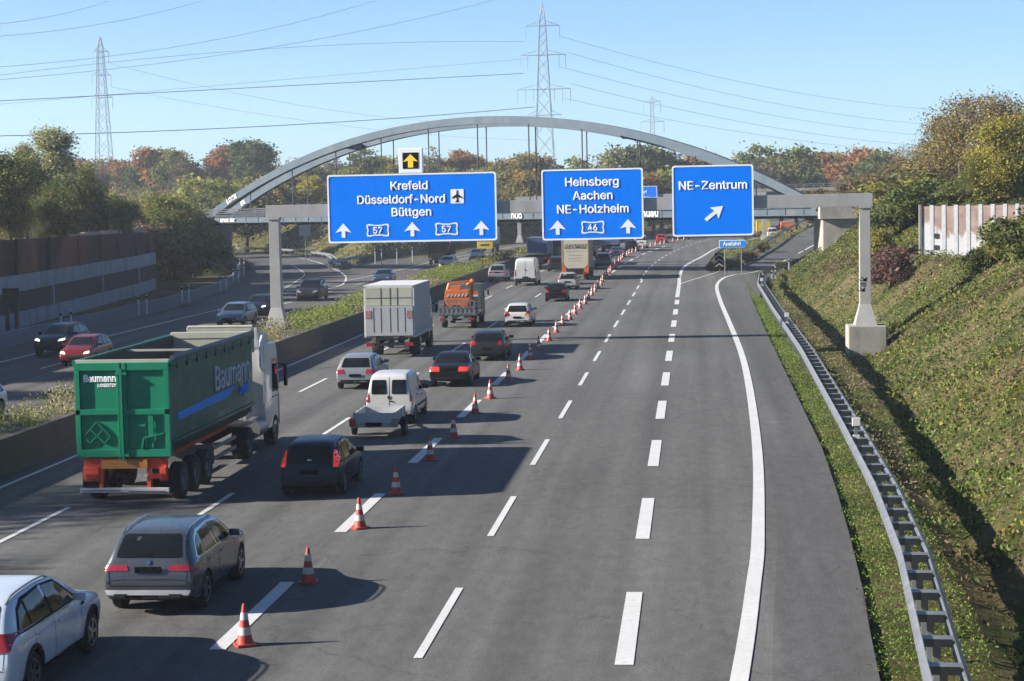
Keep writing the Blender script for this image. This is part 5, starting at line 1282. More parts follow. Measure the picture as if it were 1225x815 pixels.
# orange works truck ------------------------------------------------
wt = thing('works_truck', 'grey works truck carrying an orange hopper and lattice tailboard', 'lorry', (-14.55, 117.3, 0)); w = 1.1
mb = MB(); mb.box(-w,w,0,4.3,.78,.9); mb.build('bed', M['galv'], wt)
mb = MB()
for k in range(9): x = -w+k*2*w/8; mb.box(x-.03,x+.03,-.05,.0,.85,1.72)
for z in (.9,1.3,1.70): mb.box(-w,w,-.05,.0,z-.04,z+.04)
mb.box(-w,w,-.02,.01,.85,1.25)
mb.build('tailboard', M['galv'], wt)
for s in (-1, 1):
    mb = MB()
    for k in range(6): mb.box(s*w-.03,s*w+.03,k*.45,k*.45+.05,.85,1.6)
    for z in (1.0,1.3,1.58): mb.box(s*w-.02,s*w+.02,0,2.5,z-.03,z+.03)
    mb.build('side_board', M['galv'], wt)
mb = MB(); mb.prism([(-.55,1.15),(.55,1.15),(.8,1.75),(.75,2.35),(-.75,2.35),(-.8,1.75)], .3, 1.7, 'y'); mb.build('hopper', M['orange'], wt, .04)
mb = MB()
for k in range(-3, 3): mb.prism([(k*.22,1.95),(k*.22+.1,1.95),(k*.22+.22,2.12),(k*.22+.12,2.12)], .27, .298, 'y')
mb.build('warning_stripe', M['white'], wt)
mb = MB(); mb.bar((-.7,1.0,2.35),(-.6,1.2,2.75),.12).bar((-.6,1.2,2.75),(.7,1.3,2.85),.14).bar((.75,1.4,1.2),(.85,1.5,2.95),.16).bar((.85,1.5,2.95),(.4,2.4,2.6),.14); mb.box(-.45,.2,.6,1.3,2.35,2.6); mb.build('crane_arm', M['orange'], wt, .02)
MB().box(-.3,.1,.25,.29,1.3,1.42).build('number_plate', M['black'], wt)
MB().box(.5,1.12,1.9,1.95,1.35,2.2).build('notice_board', M['white'], wt); MB().box(.5,1.12,1.885,1.899,2.02,2.2).build('board_header', M['orange'], wt)
cab(wt, 4.4, 1.9, 2.15, 2.55, mat('cab_grey_green', (.10,.13,.12), .45), .5)
mb = MB(); mb.box(-.45,-.3,-.1,6,.5,.78).box(.3,.45,-.1,6,.5,.78).box(-1.05,1.05,-.12,-.02,.5,.64); mb.build('chassis', M['galv'], wt)
MB().box(-.28,.28,-.16,-.12,.50,.63).build('number_plate', M['black'], wt)
for s in (-1, 1): MB().box(s*.9-.14,s*.9+.14,-.15,-.12,.50,.66).build('tail_light', M['tail'], wt)
truck_wheels(wt, 1.08, [1.2,5.4], .40)

# cream lorry -------------------------------------------------------
gt = thing('box_lorry', 'cream box lorry lettered GEORGI with orange lower corners', 'lorry', (-11.25, 183.2, 0)); w = 1.27
MB().box(-w,w,0,8.2,1.15,4.05).build('box', M['cream'], gt, .03)
MB().box(w-.004,w+.006,.1,8.1,1.2,4.0).build('side_panel', mat('lorry_side_grey', (.42,.40,.36), .5), gt)
mb = MB(); mb.box(-w-.01,-w+.09,-.02,.02,.75,4.07).box(w-.09,w+.01,-.02,.02,.75,4.07); mb.build('corner_frame', mat('frame_yellowish', (.75,.52,.2), .5), gt)
for s in (-1, 1): MB().prism([(s*w,.62),(s*(w-.48),.62),(s*(w-.40),1.25),(s*(w-.1),1.5),(s*w,1.7)], -.04, .01, 'y').build('corner_panel', M['orange'], gt)
text('GEORGI', .60, (0,-.02,3.05), M['trim'], gt, 'lettering', .0, shear=.3, sx=1.05)
for z, s_ in ((2.78,.19),(2.38,.17),(2.10,.17),(1.85,.17)):
    MB().box(-.82*(1 if z > 2.7 else .8),.82*(1 if z > 2.7 else .8),-.008,-.003,z,z+.05).build('small_print', mat('grey_print', (.42,.41,.38), .6, var=.4, scale=20), gt)
mb = MB(); mb.box(-.8,.8,-.05,.3,.55,1.1).box(-.5,.5,.3,10,.7,1.1); mb.build('chassis', M['trim'], gt)
for s in (-1, 1): MB().box(s*.9-.2,s*.9+.2,-.07,-.05,.6,.8).build('tail_light', M['tail'], gt)
truck_wheels(gt, 1.24, [2.2], .48, True); truck_wheels(gt, 1.24, [9.0], .48); cab(gt, 8.4, 1.9, 2.4, 3.1, M['blue_truck'], .6)

def simple_truck(name, label, x, y, L, H, m, face=1, cabm=None, Wd=2.5, box_m=None, open_top=False, zb=1.1):
    g = thing(name, label, 'lorry', (x, y, 0) if face == 1 else (x, y, 0), 0 if face == 1 else math.pi); w = Wd/2
    o0 = 0 if face == 1 else -L-2.1    # oncoming: origin at the front bumper
    MB().box(-w,w,o0,o0+L,zb,H).build('box', box_m or m, g, .03)
    mb = MB(); mb.box(-w-.01,w+.01,o0-.02,o0+.04,H-.1,H+.02).box(-w-.01,-w+.08,o0-.02,o0+.04,zb,H).box(w-.08,w+.01,o0-.02,o0+.04,zb,H).box(-w,w,o0-.04,o0+.0,zb-.02,zb+.15); mb.build('frame', M['galv'], g)
    mb = MB(); mb.box(-.5,.5,o0+.1,o0+L+1.8,.7,zb+.02).box(-1.1,1.1,o0-.05,o0+.05,.5,.65); mb.build('chassis', M['trim'], g)
    for s in (-1, 1): MB().box(s*.95-.18,s*.95+.18,o0-.08,o0-.05,.55,.75).build('tail_light', M['tail'], g)
    truck_wheels(g, w-.03, [o0+1.9], .48, True); truck_wheels(g, w-.03, [o0+L+.9], .48)
    cab(g, o0+L+.15, 1.95, Wd-.1, max(2.7, H-.5), cabm or m, .6); return g
simple_truck('box_lorry', 'blue box lorry in the leftmost lane ahead of the silver SUV', -18.9, 233, 6.5, 3.15, M['blue_truck'])
simple_truck('box_lorry', 'dark navy lorry ahead of the black car, left of the cream lorry', -15.0, 222, 6.5, 3.3, M['navy'])
g = simple_truck('box_lorry', 'far blue lorry with a yellow rear board beyond the cream lorry', -12.0, 276, 7, 3.6, M['blue_truck'])
MB().box(-.7,.7,-.06,-.03,2.6,2.95).build('rear_board', M['yellow'], g)
simple_truck('box_lorry', 'brownish far lorry beside the reservation beyond the blue one', -17.8, 275, 7, 3.4, M['brown_fence'])
g = simple_truck('tipper_lorry', 'black oncoming lorry with an orange edged tipper body', -31.2, 234, 5.5, 3.2, M['black'], -1, M['black'], box_m=M['trim'])
MB().box(-1.27,1.27,-2.2,-2.05,3.15,3.4).box(-1.3,-1.2,-2.2,-2.05,.9,3.3).box(1.2,1.3,-2.2,-2.05,.9,3.3).build('orange_edge', M['orange'], g)
g = simple_truck('box_lorry', 'yellow-fronted oncoming lorry below the Krefeld board', -31.0, 286, 8, 3.6, M['yellow'], -1, M['yellow'], box_m=M['tarp'])
MB().box(-1.15,1.15,.035,.06,.55,1.5).build('front_plate', M['yellow'], g, .02)
MB().box(-.7,.7,.06,.075,.95,1.25).build('front_panel', M['steel_dark'], g)
# roadworks vehicles far right
simple_truck('works_lorry', 'yellow works lorry far off below the exit board edge', 12.8, 352, 5, 3.0, M['yellow'], 1, M['orange'])
simple_truck('works_lorry', 'orange works lorry beside the yellow one in the distance', 17.4, 356, 4, 2.6, M['orange'], 1, M['orange'])
make_car('van', 'white van parked in front of the far works lorries', 'van', 'mpv', P['white'], 14.0, 343, L=4.6, W=1.9, H=1.9)
# ================================================================== VEGETATION
def at(px, py, Y):
    """photo bearing -> world point at distance Y (real position in the landscape)"""
    d = F + R2*((px-612.5)/2298.4) - U2*((py-407.5)/2298.4); q = d*(Y/d.y); return Vector((q.x, q.y, q.z+CAM_H))
def leaf_mat(name, trans=0.42):
    m, t, b = _new(name); at_ = N(t, 'ShaderNodeAttribute'); at_.attribute_name = 'leafcol'
    oi = N(t, 'ShaderNodeObjectInfo')
    hs = N(t, 'ShaderNodeHueSaturation'); t.links.new(at_.outputs['Color'], hs.inputs['Color'])
    mr = N(t, 'ShaderNodeMapRange'); mr.inputs[3].default_value = 0.82; mr.inputs[4].default_value = 1.18
    t.links.new(oi.outputs['Random'], mr.inputs[0]); t.links.new(mr.outputs[0], hs.inputs['Value'])
    t.links.new(hs.outputs[0], b.inputs['Base Color']); b.inputs['Roughness'].default_value = 0.75; b.inputs['Specular IOR Level'].default_value = 0.25
    tr = N(t, 'ShaderNodeBsdfTranslucent'); t.links.new(hs.outputs[0], tr.inputs[0])
    mx = N(t, 'ShaderNodeMixShader'); mx.inputs[0].default_value = trans
    t.links.new(b.outputs[0], mx.inputs[1]); t.links.new(tr.outputs[0], mx.inputs[2])
    t.links.new(mx.outputs[0], t.nodes['Material Output'].inputs[0]); return m
LM = leaf_mat('foliage')
def leaves_mesh(name, P, S, C, up=0.0, aspect=1.5):
    """one small folded leaf quad per point"""
    n = len(P); d = rng.normal(size=(n, 3)); d[:, 2] = d[:, 2]*(1-up)+up*1.6
    d /= np.linalg.norm(d, axis=1)[:, None]+1e-9
    a = np.cross(d, rng.normal(size=(n, 3))); a /= np.linalg.norm(a, axis=1)[:, None]+1e-9; b = np.cross(d, a)
    S = np.asarray(S)[:, None]; a = a*S*.5*aspect; b = b*S*.5
    k = rng.uniform(.55, 1.0, (n, 1))
    V = np.stack([P-a, P-b*k, P+a, P+b*k], 1).reshape(-1, 3)
    me = bpy.data.meshes.new(name); me.vertices.add(4*n); me.vertices.foreach_set('co', V.astype(np.float32).ravel())
    me.loops.add(4*n); me.loops.foreach_set('vertex_index', np.arange(4*n, dtype=np.int32))
    me.polygons.add(n); me.polygons.foreach_set('loop_start', np.arange(0, 4*n, 4, dtype=np.int32))
    try: me.polygons.foreach_set('loop_total', np.full(n, 4, dtype=np.int32))
    except Exception: pass
    at_ = me.color_attributes.new('leafcol', 'FLOAT_COLOR', 'POINT')
    cc = np.concatenate([np.repeat(C, 4, 0), np.ones((4*n, 1))], 1); at_.data.foreach_set('color', cc.astype(np.float32).ravel())
    me.materials.append(LM); me.update(calc_edges=True); me.validate(); return me
PAL = dict(
 green=[(.075,.11,.025),(.11,.145,.035),(.14,.17,.04),(.07,.09,.025)], dark=[(.045,.065,.022),(.065,.085,.028),(.08,.10,.03)], olive=[(.13,.14,.04),(.17,.16,.05),(.10,.11,.035),(.20,.17,.06)],
 yellow=[(.42,.34,.04),(.36,.30,.05),(.25,.24,.05)], orange=[(.36,.17,.045),(.34,.15,.04),(.30,.20,.06),(.22,.15,.06)], rust=[(.20,.095,.045),(.24,.12,.05),(.15,.09,.05)],
 red=[(.34,.11,.05),(.30,.13,.06),(.26,.15,.07)], pale=[(.36,.37,.21),(.42,.41,.26),(.28,.30,.14)], brown=[(.17,.12,.07),(.13,.10,.06),(.20,.15,.09)], purple=[(.12,.045,.05),(.16,.07,.07),(.09,.05,.04)],
 mix=[(.13,.14,.04),(.24,.17,.05),(.10,.12,.03),(.30,.22,.06)], goldgreen=[(.22,.22,.05),(.15,.17,.04),(.30,.26,.06)])
def colors(pal, cl, n, jit=.22, mixin=None):
    A_ = np.array(PAL[pal]); c = A_[cl % len(A_)]
    if mixin:
        B_ = np.array(PAL[mixin[0]]); k = rng.random(n) < mixin[1]; c = np.where(k[:, None], B_[rng.integers(0, len(B_), n)], c)
    return np.clip(c*KA*(1+rng.normal(0, jit, (n, 1)))*(1+rng.normal(0, .08, (n, 3))), .01, .9)
def crown_points(H, Rr, kind, nc, nl, rs, spread=.5):
    """clumps in an irregular crown of several lobes; returns points, clump ids, clump centres"""
    lobes = []
    if kind == 'round':
        for k in range(9): a = rs.uniform(0, 6.28); r = rs.uniform(.15, .62)*Rr; lobes.append((r*math.cos(a), r*math.sin(a), H*rs.uniform(.38, .80), Rr*rs.uniform(.34, .58)))
        lobes.append((0, 0, H*.82, Rr*.45))
    elif kind == 'tall':
        for k in range(11): a = rs.uniform(0, 6.28); z = rs.uniform(.18, .93); r = Rr*(1.05-z)*rs.uniform(.2, .7); lobes.append((r*math.cos(a), r*math.sin(a), H*z, Rr*(.62-.36*z)*rs.uniform(.7, 1.2)))
    elif kind == 'cone':
        for k in range(10): z = .08+k*.09; lobes.append((rs.normal()*.04*Rr, rs.normal()*.04*Rr, H*z, Rr*(1.0-z)*.85+.1))
    else:   # bush
        for k in range(8): a = rs.uniform(0, 6.28); r = rs.uniform(.1, .75)*Rr; lobes.append((r*math.cos(a), r*math.sin(a), H*rs.uniform(.18, .70), Rr*rs.uniform(.28, .48)))
    C = []
    for k in range(nc):
        L = lobes[rs.integers(len(lobes))]; d = rs.normal(size=3); d /= np.linalg.norm(d); rr = L[3]*rs.uniform(.55, 1.08)
        q = np.array([L[0]+d[0]*rr, L[1]+d[1]*rr, L[2]+d[2]*rr*.85])
        q[2] = min(max(q[2], H*.05), H*1.02); C.append(q)
    C = np.array(C); cl = rs.integers(0, nc, nl)
    P_ = C[cl]+rs.normal(size=(nl, 3))*spread*np.array([1, 1, .7])
    P_[:, 2] = np.maximum(P_[:, 2], .02)
    return P_, cl, C
_veg = {}
def veg_proto(key, H, Rr, kind, pal, nc, nl, size, seed, mixin=None, spread=.5, trunk=True):
    if key in _veg: return _veg[key]
    rs = np.random.default_rng(seed); P_, cl, C = crown_points(H, Rr, kind, nc, nl, rs, spread)
    me = leaves_mesh('crown', P_, rs.uniform(.6, 1.3, nl)*size, colors(pal, cl, nl, mixin=mixin))
    mb = MB(); r0 = H*.018+.03 if kind != 'bush' else .05
    if kind == 'bush':
        for k in range(7):
            q = C[rs.integers(len(C))]; mb.tube([(0, 0, -.2), tuple(q*.5+np.array([0, 0, .1])), tuple(q)], [r0, r0*.6, .012], 5)
    else:
        top = Vector((rs.normal()*.2, rs.normal()*.2, H*.86)); mb.tube([(0,0,-.4),(rs.normal()*.1,rs.normal()*.1,H*.3),tuple(top*.7),tuple(top)], [r0*1.25, r0, r0*.55, .03], 7)
        for k in range(16):
            q = C[rs.integers(len(C))]; b = min(q[2]*.62, H*.7); mid = q*np.array([.5,.5,1])*1.0; mid[2] = (b+q[2])/2+.1
            mb.tube([(0,0,b), tuple(mid), tuple(q)], [r0*.42, r0*.25, .015], 5)
    tb = mb.build('trunk' if kind != 'bush' else 'stem', M['bark'])
    tm = tb.data; bpy.data.objects.remove(tb)
    _veg[key] = (me, tm, kind != 'bush'); return _veg[key]
# (key) : H, R, kind, palette, clumps, leaves, leaf size, seed, mix
VP = dict(
 t_green=(12,5,'round','green',150,9000,.42,1,('olive',.3)), t_green2=(14,5,'tall','green',150,9000,.42,2,('goldgreen',.4)), t_pale=(13,3.6,'tall','pale',120,6500,.36,3,('goldgreen',.35)),
 t_orange=(12,5,'round','orange',140,8000,.45,4,('rust',.3)), t_red=(12,5,'round','red',140,8000,.45,5,('orange',.35)), t_rust=(12,5.5,'round','rust',140,7000,.45,6,('brown',.4)),
 t_brown=(12,5,'round','brown',120,4500,.36,7,('olive',.2)), t_yellow=(11,4.4,'round','yellow',130,7500,.42,8,('goldgreen',.4)), t_dark=(12,4.6,'round','dark',150,9500,.45,9,('green',.4)),
 t_con=(9,2.4,'cone','dark',130,6500,.34,10,None), t_gold=(11,4.6,'round','goldgreen',140,8000,.42,11,('yellow',.2)), t_mix=(11,5,'round','mix',140,8000,.42,12,('orange',.2)),
 b_green=(3.2,2.3,'bush','green',90,7000,.19,21,('olive',.35)), b_olive=(3.4,2.5,'bush','olive',90,6500,.19,22,('brown',.3)), b_yellow=(4.0,2.0,'bush','yellow',80,5500,.19,23,('goldgreen',.3)),
 b_brown=(3.0,2.4,'bush','brown',80,5000,.17,24,('rust',.3)), b_purple=(2.6,2.0,'bush','purple',80,5500,.16,25,('brown',.25)), b_dark=(3.6,2.6,'bush','dark',90,7500,.20,26,('green',.5)), B_olive=(7,4.6,'bush','olive',190,20000,.21,41,('green',.3)), B_brown=(7,4.6,'bush','brown',190,17000,.20,42,('olive',.35)), B_green=(7,4.6,'bush','green',190,21000,.21,43,('goldgreen',.3)), B_gold=(7,4.6,'bush','goldgreen',190,19000,.21,44,('brown',.15)), B_dark=(7,4.6,'bush','dark',190,21000,.21,45,('green',.5)),
 b_gold=(3.4,2.4,'bush','goldgreen',90,6500,.19,27,('yellow',.15)),
 n_green=(12,4.8,'round','goldgreen',230,26000,.22,31,('green',.45)), n_pale=(12.5,3.0,'tall','pale',150,15000,.19,32,('goldgreen',.3)), n_dark=(11,4.8,'round','green',230,26000,.22,33,('olive',.35)),
 n_brown=(11,4.6,'round','brown',190,10000,.17,34,('yellow',.18)), n_yellow=(9,3.4,'tall','yellow',170,17000,.18,35,('goldgreen',.35)), n_mix=(10,4.4,'round','goldgreen',210,20000,.20,36,('orange',.25)))
def plant(key, x, y, h, label, cat, group=None, name=None, z=None, sx=1.0, rz=None):
    H, Rr, kind, pal, nc, nl, size, seed, mx = VP[key]
    cm, tm, tree = veg_proto(key, H, Rr, kind, pal, nc, nl, size, seed, mx, spread=.62 if kind != 'bush' else .30)
    k = h/H; z = tz(x, y)-.05 if z is None else z
    o = thing(name or ('tree' if tree else 'shrub'), label, cat, (x, y, z), random.uniform(0, 6.28) if rz is None else rz, group); o.scale = (k*sx, k*sx, k)
    link('crown' if tree else 'foliage', cm, o); link('trunk' if tree else 'stem', tm, o)
    return o
def tree_px(key, px, ytop, Y, label, group=None, sx=1.0, cat='tree', name=None):
    p = at(px, ytop, Y); zb = tz(p.x, Y)
    if key[:2] == 'b_' and p.z-zb > 4.6: key = {'b_yellow':'B_gold','b_purple':'B_brown'}.get(key, 'B'+key[1:]); sx = min(sx, 1.35)
    return plant(key, p.x, Y, max(1.5, (p.z-zb)*.97), label, cat, group, name, sx=sx)
# near-left trees behind the noise wall
NL = [('n_green',-14,172,150,'broad green tree cut by the left edge above the noise wall',1.1),('n_green',28,176,165,'rounded green tree behind the noise wall, second from the left edge',1.0),('n_pale',60,148,182,'tall pale feathery tree rising highest above the noise wall',1.35),
 ('n_pale',28,168,190,'smaller pale poplar just left of the tallest pale tree',.8),('n_mix',10,215,152,'orange tinged tree low behind the noise wall at the left edge',1.0),('n_dark',75,205,160,'dark green tree in front of the tallest pale tree',1.0),('n_green',95,190,195,'yellow-green tree right of the tallest pale tree',.9),
 ('n_dark',45,232,158,'dark low tree directly behind the noise wall',.9),('t_con',112,222,168,'small dark conifer behind the right part of the noise wall',1.0),('n_dark',130,228,172,'dark green tree beside the small conifer',.9),('n_green',150,232,200,'green tree left of the big bush by the bridge',1.0)]
for k, px, yt, Y, lb, sx in NL: tree_px(k, px, yt, Y, lb, None, sx)
NB = [('n_green',190,224,205,'large bushy green tree beside the left end of the arch bridge',1.15),('n_dark',222,236,212,'dark bushy tree touching the left end of the arch bridge',1.0),('b_olive',195,262,199,'olive shrub under the big tree at the end of the noise wall',1.5),('b_dark',228,272,208,'dark shrub in front of the left bridge abutment',1.5),('b_brown',150,258,190,'brownish twiggy shrub above the end of the noise wall',1.5),('b_green',212,292,204,'green shrub low beside the left bridge abutment',1.2)]
for k, px, yt, Y, lb, sx in NB: tree_px(k, px, yt, Y, lb, None, sx, cat='tree' if k[0] != 'b' else 'shrub')
# outside the frame on the left: these cast the streaky shade on the lanes
for i, (y, h, x) in enumerate([(32,11.5,-51),(42,12.5,-52),(52,10,-50),(64,7,-50),(74,7.5,-51),(84,8,-51),(94,8,-52),(104,8,-52),(114,8,-53),(124,8,-54),(134,8.5,-55)]):
    plant(['n_green','n_mix','n_dark'][i % 3], x, y, h, 'tree of the row outside the left edge whose shade falls on the road', 'tree', 'trees shading the road from the left')
# skyline trees: (kind, px, top, distance, words)
SK = [('t_rust',78,189,455),('t_orange',98,187,470),('t_brown',112,190,440),('t_rust',128,189,460),('t_orange',152,189,450),('t_dark',172,191,440),('t_orange',192,174,430),('t_green',207,177,425),('t_brown',222,183,420),('t_brown',243,192,455),
 ('t_red',270,171,430),('t_dark',303,166,420),('t_brown',330,190,450),('t_brown',352,189,470),('t_gold',378,193,430),('t_brown',400,184,460),('t_green',438,176,420),('t_yellow',458,184,425),('t_brown',482,186,440),('t_brown',516,176,430),('t_red',549,177,435),('t_orange',570,189,450),('t_gold',590,193,440),
 ('t_mix',612,186,430),('t_mix',632,181,425),('t_rust',655,187,450),('t_green',690,187,440),('t_brown',712,187,450),('t_pale',733,174,430),('t_orange',750,184,440),('t_dark',775,171,435),('t_rust',800,182,440),('t_rust',832,182,445),('t_brown',858,187,450),('t_gold',882,186,440),
 ('t_green',912,171,450),('t_orange',934,178,455),('t_green',953,173,450),('t_green',978,179,460),('t_mix',1000,181,455),('t_orange',1012,181,450),('t_red',1034,173,440),('t_green',1052,178,430)]
CW = dict(t_rust='rust brown',t_orange='orange',t_brown='bare brownish',t_dark='dark green',t_green='green',t_red='reddish orange',t_gold='yellow-green',t_yellow='yellow',t_mix='mottled orange-green',t_pale='pale slender')
def lm(px):
    for a, b, s in ((0,140,'left of the left pylon' ),(140,250,'between the left pylon and the arch foot'),(250,400,'above the rising left arch'),(400,520,'above the left half of the widest sign'),(520,600,'above the right corner of the widest sign'),(600,645,'in the gap left of the Heinsberg board'),(645,770,'above the Heinsberg board'),(770,905,'above or beside the exit board'),(905,1100,'above the right end of the gantry')):
        if px < b: return s
cnt = {}
for k, px, yt, Y in SK:
    s = lm(px); key = (k, s); cnt[key] = cnt.get(key, 0)+1
tot = dict(cnt); cnt = {}
for k, px, yt, Y in SK:
    s = lm(px); key = (k, s); cnt[key] = cnt.get(key, 0)+1
    o_ = '' if tot[key] == 1 else (['leftmost ','second ','third ','fourth ','fifth '][cnt[key]-1])
    tree_px(k, px, yt, Y, f'{o_}{CW[k]} tree on the skyline {s}', 'autumn trees on the skyline', sx=1.15)
# mid-distance scrub trees in front of the wood
MD = [('t_gold',235,205,300),('t_green',262,214,280),('t_gold',292,206,310),('t_mix',322,212,330),('t_gold',352,204,340),('t_yellow',372,208,330),('t_orange',388,216,345),('t_gold',420,196,350),('t_green',470,196,360),('t_mix',500,194,350),('t_gold',540,196,360),('t_yellow',575,198,365),('t_green',600,205,350),('t_mix',622,202,350),('t_green',640,208,360),('t_gold',690,200,370),('t_green',720,198,365),('t_orange',745,200,360),('t_green',780,206,372),('t_gold',790,196,375),('t_dark',870,200,440),('t_green',890,196,440)]
ct2 = {}
for i, (k, px, yt, Y) in enumerate(MD):
    ct2[k] = ct2.get(k, 0)+1
    tree_px(k, px, yt, Y, f'small {CW[k]} tree above the bridge deck, {WORD[ct2[k]] if ct2[k] > 1 else "first"} such from left', 'small trees beyond the arch bridge', sx=1.3)
# right embankment shrubs and trees
RB = [('n_brown',1150,106,152,'tall thin-leaved brown tree at the top of the right embankment',1.25),('n_brown',1200,103,148,'thin brown tree at the very top right of the photo',1.1),('n_yellow',1188,140,140,'bright yellow tree on the right embankment',1.1),('n_mix',1130,135,160,'orange-green tree left of the bright yellow tree',.9),('n_mix',1222,130,145,'orange-green tree cut by the right edge',1.1),('n_brown',1108,165,170,'low brown tree left of the tall brown tree',1.1),('n_green',1170,185,140,'green tree below the bright yellow tree',1.2),('n_green',1215,180,140,'green tree at the right edge above the noise barrier',1.2),
 ('b_olive',1085,190,185,'olive shrub on the embankment skyline behind the gantry post',2.0),('b_brown',1060,192,195,'brown shrub on the embankment skyline',2.2),('b_brown',1030,205,200,'rusty brown shrub above the gantry beam end',1.8),('b_yellow',1048,226,168,'bright yellow-green shrub right of the gantry post top',1.0),('b_green',1075,228,150,'green shrub left of the noise barrier',1.3),('b_olive',1060,215,175,'olive shrub above the bright yellow-green shrub',1.7),
 ('b_dark',1125,205,146,'dark ivy-like shrub above the noise barrier left end',1.6),('b_green',1160,208,142,'leafy green shrub above the noise barrier middle',1.7),('b_gold',1200,205,141,'yellow-green shrub above the noise barrier right end',1.7),('b_green',1095,232,150,'green shrub on the slope just left of the noise barrier top',1.2),('b_purple',1072,292,128,'dark purple-red shrub on the slope right of the gantry post',1.2),('b_brown',1012,212,210,'brown shrub by the right end of the arch bridge',1.6),('b_gold',1056,262,138,'yellow-green shrub left of the foot of the noise barrier',.8),('b_olive',1030,238,185,'low olive shrub behind the gantry beam corner',1.3),('b_olive',1135,178,165,'olive shrub behind the dark ivy-like shrub',2.3),('b_gold',1100,196,160,'yellow-green shrub left of the dark ivy-like shrub',2.0),
 ('b_gold',1210,258,104,'leafy shrub on the bump in front of the noise barrier',1.0),('b_green',1175,292,106,'green brambles on the bump edge left of the leafy shrub',1.1),('b_green',1222,245,100,'green brambles at the right edge on the bump',1.2)]
for k, px, yt, Y, lb, sx in RB: tree_px(k, px, yt, Y, lb, None, sx, cat='tree' if k[0] != 'b' else 'shrub')

for x, y, h, k, lb in ((3.6,203,1.4,'b_olive','low olive shrub on the gore nose beside the chevron board'),(1.9,204,1.0,'b_green','small green shrub left of the chevron board'),(6.1,217,1.7,'b_brown','brownish shrub behind the exit sign on the gore'),(4.6,210,1.2,'b_gold','yellow-green shrub under the exit sign'),(8.6,238,1.6,'b_olive','olive shrub further up the gore strip')):
    plant(k, x, y, h, lb, 'shrub')

# ------------------------------------------------------------------ masses nobody could count
def scatter(name, x0, x1, y0, y1, n, size, pals, hgt, accept=None, up=.5, clump=None, zoff=0.0, ypow=1.0):
    X = rng.uniform(x0, x1, n); u = rng.random(n)**ypow; Y = y0+(y1-y0)*u
    if clump:
        nc = max(4, n//clump[0]); CX = rng.uniform(x0, x1, nc); CYy = y0+(y1-y0)*rng.random(nc)**ypow; i = rng.integers(0, nc, n)
        X = CX[i]+rng.normal(0, clump[1], n); Y = CYy[i]+rng.normal(0, clump[1], n)
    if accept is not None: k = accept(X, Y); X, Y = X[k], Y[k]
    if callable(zoff): Z = zoff(X, Y)
    else: Z = terrain(X, Y)+zoff
    n = len(X); hh = hgt(X, Y) if callable(hgt) else hgt
    Z = Z+rng.random(n)**1.2*hh
    pn = .5+.25*np.sin(X*.55+1.7*np.sin(Y*.13))+.25*np.sin(Y*.21+1.1*np.sin(X*.37+2))+rng.normal(0, .12, n)
    idx = np.clip((pn*len(pals)).astype(int), 0, len(pals)-1); C = np.zeros((n, 3))
    for j, p in enumerate(pals):
        k = idx == j; A_ = np.array(PAL[p]); C[k] = A_[rng.integers(0, len(A_), k.sum())]
    C = np.clip(C*KA*(1+rng.normal(0, .25, (n, 1))), .005, .9)
    S = size*rng.uniform(.5, 1.35, n)*(1+Y/220.0*.9)
    me = leaves_mesh(name, np.stack([X, Y, Z], -1), S, C, up); o = link(name, me); tag(o, kind='stuff'); return o
PAL['straw'] = [(.30,.25,.14),(.26,.22,.12),(.22,.20,.10)]
PAL['grass'] = [(.13,.21,.035),(.17,.24,.045),(.11,.17,.03)]
def slope_ok(X, Y):
    toe = np.interp(Y, *TOE); pn = np.sin(X*.7+Y*.11)+np.sin(Y*.17-X*.33+1)+.5*np.sin(Y*.9+X*.5)
    straw = (X < 12.5) & (Y > 110) & (Y < 150) & (rng.random(len(X)) < .8)
    footing = straw | (X > 7.9) & (X < 10.7) & (Y > 103.5) & (Y < 106.5)
    return (X > toe-.6) & ((pn > -.9) | (rng.random(len(X)) < .35)) & ~footing & ~((X > 12.5) & (Y > 118) & (Y < 136.5) & (rng.random(len(X)) < .6))
o = scatter('bramble_cover', 5.5, 30, 24, 215, 350000, .085, ['green','grass','olive','grass','goldgreen','green','goldgreen','grass','mix','brown'], lambda X, Y: .12+.42*np.clip(np.sin(X*1.3+Y*.7)+np.sin(Y*.5-X*.9), 0, 1), slope_ok, .35, (60, .45), ypow=.9)
tag(o, 'brambles and leafy ground cover spread over the right embankment', 'ground cover', kind='stuff')
o = scatter('dry_grass', 5.0, 26, 24, 200, 110000, .055, ['straw','straw','grass','brown'], .18, lambda X, Y: X > np.interp(Y, [0,30,100], [4.2,4.6,6.2]), .0, ypow=.9)
tag(o, 'short dry grass between the brambles on the right embankment', 'grass', kind='stuff')
def verge_ok(X, Y): return (X > np.array(np.interp(Y, [a for a, _ in RE], [b for _, b in RE]))+.02+.12*np.sin(Y*1.3)+.1*np.sin(Y*3.1)) & (X < np.interp(Y, [a for a, b in RG], [b for a, b in RG])+1.3)
o = scatter('verge_grass', 2.7, 7.5, 20, 186, 170000, .032, ['grass','grass','green','grass','grass'], .085, verge_ok, .0, ypow=1.0, zoff=lambda X, Y: terrain(X, Y)+.03)
tag(o, 'short green grass verge between hard shoulder and guard rail', 'grass', kind='stuff')
